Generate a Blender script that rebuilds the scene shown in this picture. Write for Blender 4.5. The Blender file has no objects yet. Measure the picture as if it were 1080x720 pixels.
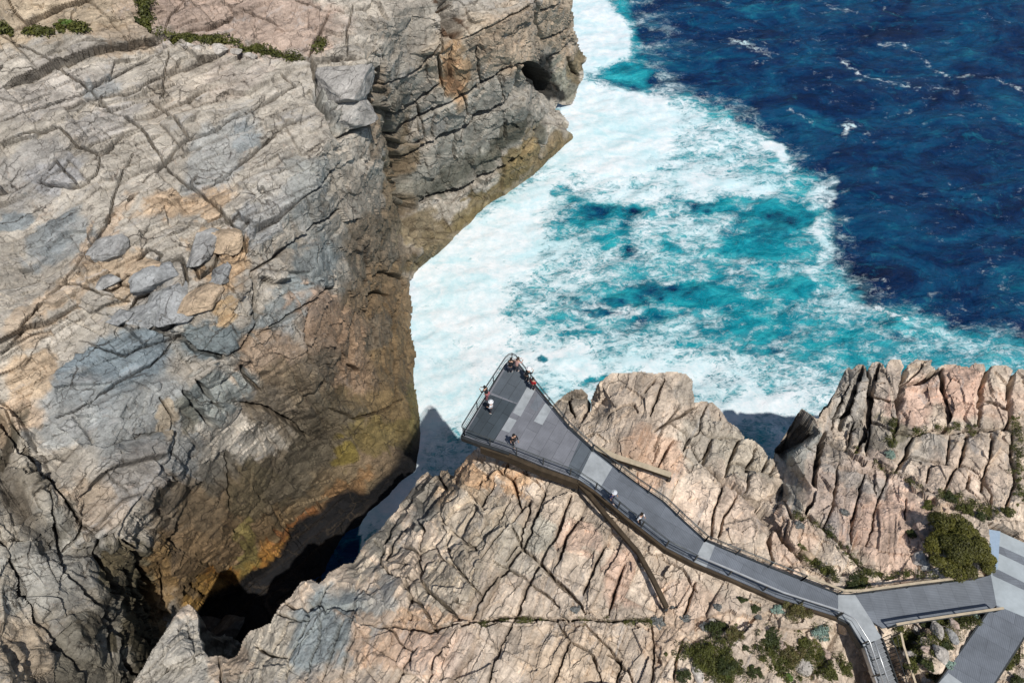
import bpy, bmesh, math, random, time
import numpy as np
from mathutils import Vector, Matrix
from mathutils.geometry import delaunay_2d_cdt

# ------------------------------------------------------------------ scene basics
SC = bpy.context.scene
COL = bpy.data.collections.new("scene"); SC.collection.children.link(COL)
R = math.radians
CAMZ, FPX, PITCH = 80.0, 720.0, R(56)
CP, SP = math.cos(PITCH), math.sin(PITCH)
DECK = 35.0

def ray(u, v):
    y = (360.0 - v) / FPX
    return (u - 540.0) / FPX, CP + y * SP, SP - y * CP

def at(u, v, z):
    x, f, d = ray(u, v)
    t = (CAMZ - z) / d
    return x * t, f * t, z

def proj(X, Y, Z):
    dz = CAMZ - Z
    dep = Y * CP + dz * SP
    up = Y * SP - dz * CP
    return 540 + FPX * X / dep, 360 - FPX * up / dep

def V(u, v, z):
    return Vector(at(u, v, z))

cam_data = bpy.data.cameras.new("camera"); cam = bpy.data.objects.new("camera", cam_data)
COL.objects.link(cam); SC.camera = cam
cam.location = (0, 0, CAMZ); cam.rotation_euler = (R(90) - PITCH, 0, 0)
cam_data.sensor_width = 36; cam_data.lens = 24; cam_data.clip_start = 1; cam_data.clip_end = 20000

SUN = Vector((0.30, -0.42, 1.0)).normalized()
ld = bpy.data.lights.new("sun", 'SUN'); sun = bpy.data.objects.new("sun", ld); COL.objects.link(sun)
ld.energy = 4.2; ld.angle = R(0.53); ld.color = (1.0, 0.965, 0.915)
sun.rotation_euler = SUN.to_track_quat('Z', 'Y').to_euler()
w = bpy.data.worlds.new("World"); SC.world = w; w.use_nodes = True
wn = w.node_tree; wn.nodes.clear()
sky = wn.nodes.new('ShaderNodeTexSky'); sky.sky_type = 'NISHITA'; sky.sun_disc = False
sky.sun_elevation = math.asin(SUN.z); sky.sun_rotation = math.atan2(SUN.x, SUN.y)
bg = wn.nodes.new('ShaderNodeBackground'); bg.inputs[1].default_value = 0.078
wo = wn.nodes.new('ShaderNodeOutputWorld')
wn.links.new(sky.outputs[0], bg.inputs[0]); wn.links.new(bg.outputs[0], wo.inputs[0])
SC.view_settings.view_transform = 'Standard'; SC.view_settings.look = 'None'
SC.view_settings.exposure = 0; SC.view_settings.gamma = 1
SC.cycles.use_denoising = True
SC.cycles.max_bounces = 6

# ------------------------------------------------------------------ noise
_rs = np.random.RandomState(7)
_perm = np.concatenate([_rs.permutation(256)] * 3).astype(np.int32)
_g = _rs.normal(size=(256, 3)).astype(np.float32); _g /= np.linalg.norm(_g, axis=1)[:, None]

def perlin(x, y, z):
    x = np.asarray(x, np.float32); y = np.asarray(y, np.float32); z = np.asarray(z, np.float32)
    xi = np.floor(x).astype(np.int32); yi = np.floor(y).astype(np.int32); zi = np.floor(z).astype(np.int32)
    xf = x - xi; yf = y - yi; zf = z - zi
    xi &= 255; yi &= 255; zi &= 255
    u = xf * xf * xf * (xf * (xf * 6 - 15) + 10); v = yf * yf * yf * (yf * (yf * 6 - 15) + 10)
    w_ = zf * zf * zf * (zf * (zf * 6 - 15) + 10)
    def g(a, b, c):
        h = _perm[_perm[_perm[(xi + a) & 255] + ((yi + b) & 255)] + ((zi + c) & 255)]
        gr = _g[h]
        return gr[..., 0] * (xf - a) + gr[..., 1] * (yf - b) + gr[..., 2] * (zf - c)
    a0 = g(0, 0, 0); a0 = a0 + u * (g(1, 0, 0) - a0)
    a1 = g(0, 1, 0); a1 = a1 + u * (g(1, 1, 0) - a1)
    a0 = a0 + v * (a1 - a0)
    b0 = g(0, 0, 1); b0 = b0 + u * (g(1, 0, 1) - b0)
    b1 = g(0, 1, 1); b1 = b1 + u * (g(1, 1, 1) - b1)
    b0 = b0 + v * (b1 - b0)
    return (a0 + w_ * (b0 - a0)) * 1.5

def fbm(x, y, z, oct=4, gain=.5, lac=2.03):
    a, f, s, n = 1., 1., 0, 0
    for i in range(oct):
        s = s + a * perlin(x * f + 17.3 * i, y * f - 9.1 * i, z * f + 5.7 * i); n += a
        a *= gain; f *= lac
    return s / n

def rnd(a, b=0, s=0):
    h = (np.asarray(a, np.int64) * 374761393 + np.asarray(b, np.int64) * 668265263 + s * 2147483647 + 12345) & 0xffffffff
    h = ((h ^ (h >> 13)) * 1274126177) & 0xffffffff
    h = ((h ^ (h >> 16)) * 2246822519) & 0xffffffff
    return ((h ^ (h >> 15)) & 0xffff).astype(np.float32) / 65535.0

def smooth(a, b, x):
    t = np.clip((x - a) / (b - a), 0, 1)
    return t * t * (3 - 2 * t)

def jitrow(t, rw, key, seed, jit=.7):
    k0 = np.floor(t / rw).astype(np.int64)
    lo = np.full(t.shape, -1e9, np.float32); hi = np.full(t.shape, 1e9, np.float32); kk = k0.copy()
    for j in (-1, 0, 1, 2):
        k = k0 + j
        b = ((k + jit * (rnd(k, key, seed) - .5)) * rw).astype(np.float32)
        m = b <= t
        up = m & (b > lo); lo = np.where(up, b, lo); kk = np.where(up, k, kk)
        hi = np.where(~m & (b < hi), b, hi)
    return kk, lo, hi

def blocks(s, t, rw, cw, seed, jit=.7):
    """irregular masonry-like joint pattern: distance to nearest joint, block hash and local coords"""
    row, lo, hi = jitrow(t, rw, 0, seed, jit)
    c, clo, chi = jitrow(s + rnd(row, 3, seed) * cw, cw, row, seed + 5, jit)
    ss = s + rnd(row, 3, seed) * cw
    d1 = np.minimum(t - lo, hi - t); d2 = np.minimum(ss - clo, chi - ss)
    return d1, d2, (row, c), (ss - (clo + chi) / 2), (t - (lo + hi) / 2)

def boxblur(a, r, n=2):
    for _ in range(n):
        for ax in (0, 1):
            p = [(0, 0), (0, 0)]; p[ax] = (r + 1, r)
            c = np.cumsum(np.pad(a, p, mode='edge'), axis=ax)
            if ax == 0: a = (c[2 * r + 1:] - c[:-2 * r - 1]) / (2 * r + 1)
            else: a = (c[:, 2 * r + 1:] - c[:, :-2 * r - 1]) / (2 * r + 1)
    return a

def inpoly(u, v, poly):
    ins = np.zeros(np.shape(u), bool); n = len(poly)
    for i in range(n):
        x0, y0 = poly[i]; x1, y1 = poly[(i + 1) % n]
        if y0 == y1: continue
        c = ((y0 > v) != (y1 > v)) & (u < (x1 - x0) * (v - y0) / (y1 - y0) + x0)
        ins ^= c
    return ins

# ------------------------------------------------------------------ image-aligned surveys of the rock (control points: pixel + height)
class Sheet:
    def __init__(self, u0, u1, v0, v1, step, pts, blur=2):
        self.u0, self.v0, self.step = u0, v0, step
        self.us = np.arange(u0, u1 + step, step, dtype=np.float32); self.vs = np.arange(v0, v1 + step, step, dtype=np.float32)
        self.U, self.Vv = np.meshgrid(self.us, self.vs)
        # warped survey coordinates, so creases and joints are not ruler straight
        n1 = perlin(self.U / 23, self.Vv / 23, 3.3) * 1.8 + perlin(self.U / 7, self.Vv / 7, 1.3) * .9 + perlin(self.U / 3.1, self.Vv / 3.1, 2.3) * .5
        n2 = perlin(self.U / 23, self.Vv / 23, 8.3) * 1.8 + perlin(self.U / 7, self.Vv / 7, 6.3) * .9 + perlin(self.U / 3.1, self.Vv / 3.1, 7.3) * .5
        self.WU = self.U + n1; self.WV = self.Vv + n2
        it = []
        for (u, v, h) in pts:
            x, f, d = ray(u, v); it.append(d / (CAMZ - h))
        vs_, es_, fs_, ov, oe, of = delaunay_2d_cdt([Vector((p[0], p[1])) for p in pts], [], [], 0, 1e-4)
        src = [o[0] for o in ov]
        inv = np.full(self.U.shape, np.nan, np.float32)
        for f in fs_:
            (x0, y0), (x1, y1), (x2, y2) = [vs_[k] for k in f]
            z0, z1, z2 = [it[src[k]] for k in f]
            j0 = max(0, int((min(x0, x1, x2) - u0 - 6) / step)); j1 = int((max(x0, x1, x2) - u0 + 7) / step) + 1
            i0 = max(0, int((min(y0, y1, y2) - v0 - 6) / step)); i1 = int((max(y0, y1, y2) - v0 + 7) / step) + 1
            uu = self.WU[i0:i1, j0:j1]; vv = self.WV[i0:i1, j0:j1]
            den = (y1 - y2) * (x0 - x2) + (x2 - x1) * (y0 - y2)
            if abs(den) < 1e-9: continue
            a = ((y1 - y2) * (uu - x2) + (x2 - x1) * (vv - y2)) / den
            b = ((y2 - y0) * (uu - x2) + (x0 - x2) * (vv - y2)) / den
            m = (a >= -1e-4) & (b >= -1e-4) & (a + b <= 1.0001)
            sub = inv[i0:i1, j0:j1]; sub[m] = (a * z0 + b * z1 + (1 - a - b) * z2)[m]
        bad = np.isnan(inv)
        if bad.any():
            inv[bad] = np.nanmedian(inv)
        self.bad = bad
        inv = boxblur(inv, blur, 2)
        x, f, d = ray(self.U, self.Vv)
        t = 1 / inv
        self.P = np.stack([x * t, f * t, CAMZ - d * t], -1).astype(np.float32)
        self.normals()
        self.D = np.zeros(self.U.shape, np.float32)      # displacement, metres
        self.crk = np.zeros(self.U.shape, np.float32)    # dark joint stain
        self.dist = np.full(self.U.shape, 99., np.float32)
    def normals(self):
        P = self.P
        du = np.gradient(P, axis=1); dv = np.gradient(P, axis=0)
        n = np.cross(du, -dv); n /= (np.linalg.norm(n, axis=-1, keepdims=True) + 1e-9)
        s = np.where((n[..., 2:] < 0) & (n[..., 2:] < -.9), -1, 1)
        self.N = (n * s).astype(np.float32)
    def carve(self, line, width=1.6, depth=.5, stain=.8, pillow=0.):
        line = np.array(line, np.float32); Rr = max(width * 4, 12)
        j0 = max(0, int((line[:, 0].min() - Rr - self.u0) / self.step)); j1 = int((line[:, 0].max() + Rr - self.u0) / self.step) + 1
        i0 = max(0, int((line[:, 1].min() - Rr - self.v0) / self.step)); i1 = int((line[:, 1].max() + Rr - self.v0) / self.step) + 1
        if j1 <= 0 or i1 <= 0: return
        uu = self.WU[i0:i1, j0:j1]; vv = self.WV[i0:i1, j0:j1]
        if uu.size == 0: return
        best = np.full(uu.shape, 1e9, np.float32); wd = np.ones(uu.shape, np.float32)
        L = len(line) - 1
        for k in range(L):
            ax, ay = line[k]; bx, by = line[k + 1]
            l2 = (bx - ax) ** 2 + (by - ay) ** 2 + 1e-9
            t = np.clip(((uu - ax) * (bx - ax) + (vv - ay) * (by - ay)) / l2, 0, 1)
            dd = np.hypot(uu - ax - t * (bx - ax), vv - ay - t * (by - ay))
            tt = (k + t) / L
            m = dd < best; best = np.where(m, dd, best); wd = np.where(m, .45 + .75 * np.sin(np.pi * np.clip(tt, .02, .98)) ** .5, wd)
        wv = width * wd * (1 + .5 * perlin(uu / 9, vv / 9, 4.4))
        prof = 1 - smooth(.25, 1.35, best / np.maximum(wv, .4))
        self.D[i0:i1, j0:j1] -= depth * prof * wd
        if pillow:
            self.D[i0:i1, j0:j1] -= pillow * .5 * np.exp(-best / 2.5)
        self.crk[i0:i1, j0:j1] = np.maximum(self.crk[i0:i1, j0:j1], stain * (1 - smooth(.2, 1.2, best / np.maximum(wv * .9, .5))))
        self.dist[i0:i1, j0:j1] = np.minimum(self.dist[i0:i1, j0:j1], best)

def mesh_from(name, verts, faces, mat, cols=None, smooth_=True, parent=None):
    me = bpy.data.meshes.new(name)
    verts = np.ascontiguousarray(verts, np.float32).reshape(-1, 3)
    faces = np.asarray(faces, np.int32)
    k = faces.shape[1]
    me.vertices.add(len(verts)); me.vertices.foreach_set('co', verts.ravel())
    me.loops.add(faces.size); me.loops.foreach_set('vertex_index', faces.ravel())
    me.polygons.add(len(faces)); me.polygons.foreach_set('loop_start', np.arange(0, faces.size, k, dtype=np.int32))
    me.update(calc_edges=True)
    me.polygons.foreach_set('use_smooth', np.full(len(faces), smooth_))
    if cols:
        for nm, c in cols.items():
            c = np.asarray(c, np.float32).reshape(-1, c.shape[-1])
            if c.shape[1] == 3: c = np.concatenate([c, np.ones((len(c), 1), np.float32)], 1)
            a = me.color_attributes.new(nm, 'FLOAT_COLOR', 'POINT'); a.data.foreach_set('color', c.astype(np.float32).ravel())
    me.materials.append(mat)
    o = bpy.data.objects.new(name, me); COL.objects.link(o)
    if parent: o.parent = parent
    return o

def tag(o, label=None, cat=None, group=None, kind=None):
    if label: o['label'] = label
    if cat: o['category'] = cat
    if group: o['group'] = group
    if kind: o['kind'] = kind
    return o

# ------------------------------------------------------------------ materials
def newmat(name):
    m = bpy.data.materials.new(name); m.use_nodes = True
    nt = m.node_tree; nt.nodes.clear()
    out = nt.nodes.new('ShaderNodeOutputMaterial'); b = nt.nodes.new('ShaderNodeBsdfPrincipled')
    nt.links.new(b.outputs[0], out.inputs[0])
    return m, nt, b
def nd(nt, t, **k):
    n = nt.nodes.new(t)
    for a, b in k.items(): setattr(n, a, b)
    return n
def noise(nt, vec, scale, detail=5, rough=.6, dist=0, dims='3D'):
    n = nd(nt, 'ShaderNodeTexNoise'); n.inputs['Scale'].default_value = scale; n.inputs['Detail'].default_value = detail
    n.inputs['Roughness'].default_value = rough; n.inputs['Distortion'].default_value = dist
    if vec is not None: nt.links.new(vec, n.inputs['Vector'])
    return n
def ramp(nt, fac, stops):
    r = nd(nt, 'ShaderNodeValToRGB'); e = r.color_ramp.elements
    while len(e) < len(stops): e.new(.5)
    for i, (p, c) in enumerate(stops):
        e[i].position = p; e[i].color = (c if len(c) == 4 else (*c, 1)) if not isinstance(c, (int, float)) else (c, c, c, 1)
    nt.links.new(fac, r.inputs[0]); return r
def mix(nt, fac, a, b, mode='MIX'):
    m = nd(nt, 'ShaderNodeMix', data_type='RGBA', blend_type=mode)
    for k, s, x in ((0, m.inputs[0], fac), (1, m.inputs[6], a), (1, m.inputs[7], b)):
        if hasattr(x, 'node'): nt.links.new(x, s)
        elif isinstance(x, (int, float)): s.default_value = x if k == 0 else (x, x, x, 1)
        else: s.default_value = (*x, 1) if len(x) == 3 else x
    return m.outputs[2]
def math_(nt, op, a, b=None, clamp=False):
    m = nd(nt, 'ShaderNodeMath', operation=op, use_clamp=clamp)
    for s, x in ((m.inputs[0], a), (m.inputs[1], b)):
        if x is None: continue
        if hasattr(x, 'node'): nt.links.new(x, s)
        else: s.default_value = x
    return m.outputs[0]
def simple(name, col, rough=.6, metal=0, var=.25, scale=3., spec=.4, bump=0., bscale=20.):
    m, nt, b = newmat(name)
    g = nd(nt, 'ShaderNodeNewGeometry')
    n = noise(nt, g.outputs['Position'], scale, 5, .65)
    r = ramp(nt, n.outputs[0], [(.3, 1 - var), (.7, 1 + var)])
    nt.links.new(mix(nt, 1.0, col, r.outputs[0], 'MULTIPLY'), b.inputs['Base Color'])
    b.inputs['Roughness'].default_value = rough; b.inputs['Metallic'].default_value = metal
    b.inputs['Specular IOR Level'].default_value = spec
    if bump:
        n2 = noise(nt, g.outputs['Position'], bscale, 4, .6)
        bp = nd(nt, 'ShaderNodeBump'); bp.inputs['Strength'].default_value = bump; bp.inputs['Distance'].default_value = .05
        nt.links.new(n2.outputs[0], bp.inputs['Height']); nt.links.new(bp.outputs[0], b.inputs['Normal'])
    return m

def rock_material(name, ang, csc=.42, iron=.34, hk=.78):
    m, nt, b = newmat(name)
    g = nd(nt, 'ShaderNodeNewGeometry'); pos = g.outputs['Position']
    at_ = nd(nt, 'ShaderNodeAttribute', attribute_name='Col')
    n1 = noise(nt, pos, .9, 9, .75, .6); n2 = noise(nt, pos, 6., 6, .75); n3 = noise(nt, pos, .25, 4, .6, .5)
    c = mix(nt, 1., at_.outputs['Color'], ramp(nt, n1.outputs[0], [(.3, .62), (.5, 1.0), (.72, 1.3)]).outputs[0], 'MULTIPLY')
    c = mix(nt, 1., c, ramp(nt, n2.outputs[0], [(.3, .68), (.5, 1.0), (.7, 1.24)]).outputs[0], 'MULTIPLY')
    # foliation: fine streaks along the sheeting
    mp = nd(nt, 'ShaderNodeMapping', vector_type='TEXTURE'); mp.inputs['Rotation'].default_value = (0, 0, R(ang)); mp.inputs['Scale'].default_value = (4.0, 1., 4.5); nt.links.new(pos, mp.inputs[0])
    st = noise(nt, mp.outputs[0], 1.6, 7, .7, .4)
    c = mix(nt, 1., c, ramp(nt, st.outputs[0], [(.32, .70), (.5, 1.0), (.68, 1.2)]).outputs[0], 'MULTIPLY')
    # pale grey bloom and dark lichen
    lk = ramp(nt, noise(nt, pos, 1.7, 7, .8, 1.).outputs[0], [(.585, 0), (.65, 1)])
    lf = math_(nt, 'MULTIPLY', lk.outputs[0], ramp(nt, n3.outputs[0], [(.42, 0), (.58, .7)]).outputs[0])
    c = mix(nt, math_(nt, 'MULTIPLY', lf, at_.outputs['Alpha']), c, (.075, .075, .078))
    pb = math_(nt, 'MULTIPLY', ramp(nt, noise(nt, mp.outputs[0], .8, 7, .75, .8).outputs[0], [(.56, 0), (.66, .5)]).outputs[0], at_.outputs['Alpha'])
    c = mix(nt, pb, c, (.40, .39, .375))
    ik = ramp(nt, noise(nt, pos, .7, 7, .75, 1.5).outputs[0], [(.56, 0), (.72, iron)])
    c = mix(nt, math_(nt, 'MULTIPLY', ik.outputs[0], at_.outputs['Alpha']), c, (.38, .22, .13))
    # hairline joints, in two sizes, following the sheeting
    wn_ = noise(nt, pos, .5, 5, .65)
    mp2 = nd(nt, 'ShaderNodeMapping', vector_type='TEXTURE'); mp2.inputs['Rotation'].default_value = (0, 0, R(ang + 4)); mp2.inputs['Scale'].default_value = (1.9, 1., 2.2)
    wv = nd(nt, 'ShaderNodeVectorMath', operation='MULTIPLY_ADD'); nt.links.new(wn_.outputs['Color'], wv.inputs[0]); wv.inputs[1].default_value = (1.6, 1.6, 1.6); nt.links.new(pos, wv.inputs[2]); nt.links.new(wv.outputs[0], mp2.inputs[0])
    hs = []
    for sc, wd, k in ((csc, .022, 1.), (csc * 2.9, .035, .6)):
        v = nd(nt, 'ShaderNodeTexVoronoi', feature='DISTANCE_TO_EDGE'); v.inputs['Scale'].default_value = sc; v.inputs['Randomness'].default_value = 1; nt.links.new(mp2.outputs[0], v.inputs['Vector'])
        r_ = ramp(nt, v.outputs['Distance'], [(0, 1), (wd, .0)])
        pres = ramp(nt, noise(nt, pos, .33 * sc / csc, 3, .6).outputs[0], [(.47, 0), (.57, k)])
        hs.append(math_(nt, 'MULTIPLY', r_.outputs[0], pres.outputs[0]))
    hair = math_(nt, 'MAXIMUM', hs[0], hs[1])
    c = mix(nt, math_(nt, 'MULTIPLY', hair, hk), c, (.055, .042, .03))
    nt.links.new(c, b.inputs['Base Color'])
    b.inputs['Roughness'].default_value = .85; b.inputs['Specular IOR Level'].default_value = .25
    nb = noise(nt, pos, 4.0, 9, .74, .2)
    # chipped, planar facets: every cell is a plane with its own tilt
    fac = None
    for sc, k in ((.55, 1.7), (1.7, .9)):
        v = nd(nt, 'ShaderNodeTexVoronoi', feature='F1'); v.inputs['Scale'].default_value = sc; v.inputs['Randomness'].default_value = 1; nt.links.new(mp2.outputs[0], v.inputs['Vector'])
        s0 = nd(nt, 'ShaderNodeVectorMath', operation='SUBTRACT'); nt.links.new(mp2.outputs[0], s0.inputs[0]); nt.links.new(v.outputs['Position'], s0.inputs[1])
        s1 = nd(nt, 'ShaderNodeVectorMath', operation='SUBTRACT'); nt.links.new(v.outputs['Color'], s1.inputs[0]); s1.inputs[1].default_value = (.5, .5, .5)
        dt = nd(nt, 'ShaderNodeVectorMath', operation='DOT_PRODUCT'); nt.links.new(s0.outputs[0], dt.inputs[0]); nt.links.new(s1.outputs[0], dt.inputs[1])
        h = math_(nt, 'MULTIPLY', dt.outputs['Value'], k * 2.2)
        fac = h if fac is None else math_(nt, 'ADD', fac, h)
    hh = math_(nt, 'SUBTRACT', math_(nt, 'ADD', math_(nt, 'ADD', math_(nt, 'MULTIPLY', nb.outputs[0], .55), fac), math_(nt, 'MULTIPLY', st.outputs[0], .8)), math_(nt, 'MULTIPLY', hair, .8))
    bp = nd(nt, 'ShaderNodeBump'); bp.inputs['Strength'].default_value = .85; bp.inputs['Distance'].default_value = .17
    nt.links.new(hh, bp.inputs['Height']); nt.links.new(bp.outputs[0], b.inputs['Normal'])
    return m
ROCK_FAR = rock_material('granite_headland', 44, .36, .26, .8); ROCK = rock_material('granite_cliff_top', 60, .4, .16, .6)
# ------------------------------------------------------------------ colour survey
def paint(sh, base, zones):
    J1, J2 = sh.jit
    C = np.empty(sh.U.shape + (3,), np.float32); C[:] = base
    wu = sh.U + 10 * perlin(sh.U / 30, sh.Vv / 30, 11.) + 5 * perlin(sh.U / 8, sh.Vv / 8, 12.) + 17 * J1
    wv = sh.Vv + 10 * perlin(sh.U / 30, sh.Vv / 30, 13.) + 5 * perlin(sh.U / 8, sh.Vv / 8, 14.) + 17 * J2
    for (u, v, ru, rv, rot, col, st) in zones:
        c, s = math.cos(R(rot)), math.sin(R(rot))
        du, dv = wu - u, wv - v
        a = (du * c - dv * s) / ru; b_ = (du * s + dv * c) / rv       # rot is counter-clockwise on the picture
        q = np.sqrt(a * a + b_ * b_)
        k = (1 - smooth(.72, 1.05, q))[..., None] * st
        C = C * (1 - k) + np.array(col, np.float32) * k
    return C

LT = (.385, .362, .325); PK = (.43, .335, .285); BL = (.21, .245, .27); BD = (.125, .15, .165); TN = (.42, .30, .19); BR = (.15, .11, .066)
OR = (.27, .15, .045); OL = (.15, .11, .035); DK = (.065, .062, .05); GY = (.27, .26, .235); YG = (.17, .135, .04)

# ------------------------------------------------------------------ THE FAR HEADLAND
LP = [(-80,-80,52),(100,-80,48),(250,-80,44),(400,-80,40),(500,-80,35),(570,-80,28),(603,-80,22),(625,-80,15),
 (-80,40,46),(0,40,45),(80,40,44),(173,30,42),(253,45,40),(330,55,38.5),(372,50,37.5),(388,60,36.8),(430,10,35.5),(460,3,34.5),(412,40,34.5),
 (488,0,32.5),(487,43,30),(520,27,30),(565,2,28),(466,45,30.5),
 (425,57,31),(443,73,28.5),(407,90,31),(465,60,29.5),(435,100,25),(473,110,21.5),(425,133,20.5),(437,150,17.5),(427,165,15.5),(487,137,15.5),
 (443,213,6),(505,110,19),(500,75,24.5),(480,200,5.5),(507,193,5.2),(553,68,22),(553,110,15.5),(533,110,17),(553,140,10.4),(553,167,5.5),(573,127,6.5),
 (560,66,20),(568,72,13),(586,104,3.2),(572,100,7),(562,84,13.5),
 (573,0,27),(592,1,22),(580,60,12.5),(603,0,18),(607,35,12),(603,60,8),(603,40,11),(614,60,5.5),(616,84,2),(603,113,0),(590,108,1.5),
 (606,147,-.3),(612,150,-1.2),(590,160,-.5),(560,187,-.5),(520,217,-.5),(480,252,-.5),(437,290,-.5),(445,295,-2),(490,262,-2),(530,228,-2),(570,200,-2),(620,150,-2.5),
 (425,240,8),(425,200,13),(415,170,19.5),(404,120,29),(395,80,34.5),
 (365,100,36.0),(360,147,34.5),(390,150,29.5),(350,200,31.5),(382,200,27.5),(395,230,23.5),(405,262,17),(425,275,7),
 (400,292,14),(412,290,11.5),(385,310,17.5),(340,250,30),(330,310,29.5),(431,320,1.5),(436,330,-.6),(425,360,5),(438,395,-.4),(425,430,5.5),(447,462,-.6),(445,482,-1),(437,492,.6),(434,503,-.6),(445,520,-3),
 (455,300,-2.5),(460,380,-2.5),(470,470,-2.5),
 (375,400,13.5),(392,380,12),(328,400,23),(300,350,29.5),(270,380,29.5),(240,378,31.5),(207,372,32.3),(187,353,33.5),(230,330,34.5),(262,350,32),(267,297,34.2),
 (250,425,26),(285,433,22.5),(310,450,17),(340,440,16.5),(390,455,9),(345,500,8),(400,500,4),(330,470,12),(372,540,1.2),(350,528,3),(408,514,1.2),(394,530,.5),(402,533,-.6),
 (180,450,30.5),(200,410,31.5),(225,447,27),(240,470,22.5),(215,510,21.5),(270,550,11.5),(300,520,11.5),(245,530,17),(330,563,1.3),(346,584,.5),(356,590,-.8),(390,610,-3),(318,556,2),(266,612,1.6),(262,590,5.5),(225,618,5.5),(236,634,1.2),(300,591,1.4),(300,645,.9),(330,650,-.5),  # near-sea points add a shelf to carry the chasm's painted shade
 (136,545,31),(167,510,30.5),(187,475,29.5),(125,566,29.5),(150,560,26),(195,600,16),(170,590,20),(160,620,16),(185,640,10.5),(215,643,1.6),(250,670,.9),
 (66,522,33.3),(86,553,31),(103,564,30.5),(0,420,36),(0,200,40),(100,300,37.5),(180,250,37),(180,300,36),(260,270,35.3),(250,150,38),(330,200,35.2),(300,100,38.2),(100,150,40.5),
 (340,150,36),(150,400,34),(100,480,33.8),(50,350,37),(-80,300,41),(-80,500,38),
 (23,463,34.5),(43,502,32.7),(70,576,30.3),(30,500,34.8),(50,530,34),(0,440,35.4),
 (0,572,34),(39,658,31.5),(78,693,29.5),(0,730,33.5),(70,603,31.5),(97,642,28.5),(128,693,24.5),(101,584,29),(117,611,26.5),(121,634,24),(109,658,25.8),(136,712,21),
 (128,568,28.5),(148,588,24),(156,611,19.5),(163,658,13),(156,693,14),(145,640,19),(180,690,9),(215,700,3),(240,690,.9),(300,700,.5),(180,780,12),(300,800,0),(100,800,24),(-80,800,34),(500,560,-3),(650,300,-5),(650,-80,-6),(650,160,-5),(500,820,-3),(-210,-85,54),(-210,300,42),(-210,600,37),(-210,900,34),(0,900,30),(150,900,14),(300,900,2),(660,900,-5),(660,-85,-8)]

LS = Sheet(-180, 640, -75, 860, 1.15, LP, 2)

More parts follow.
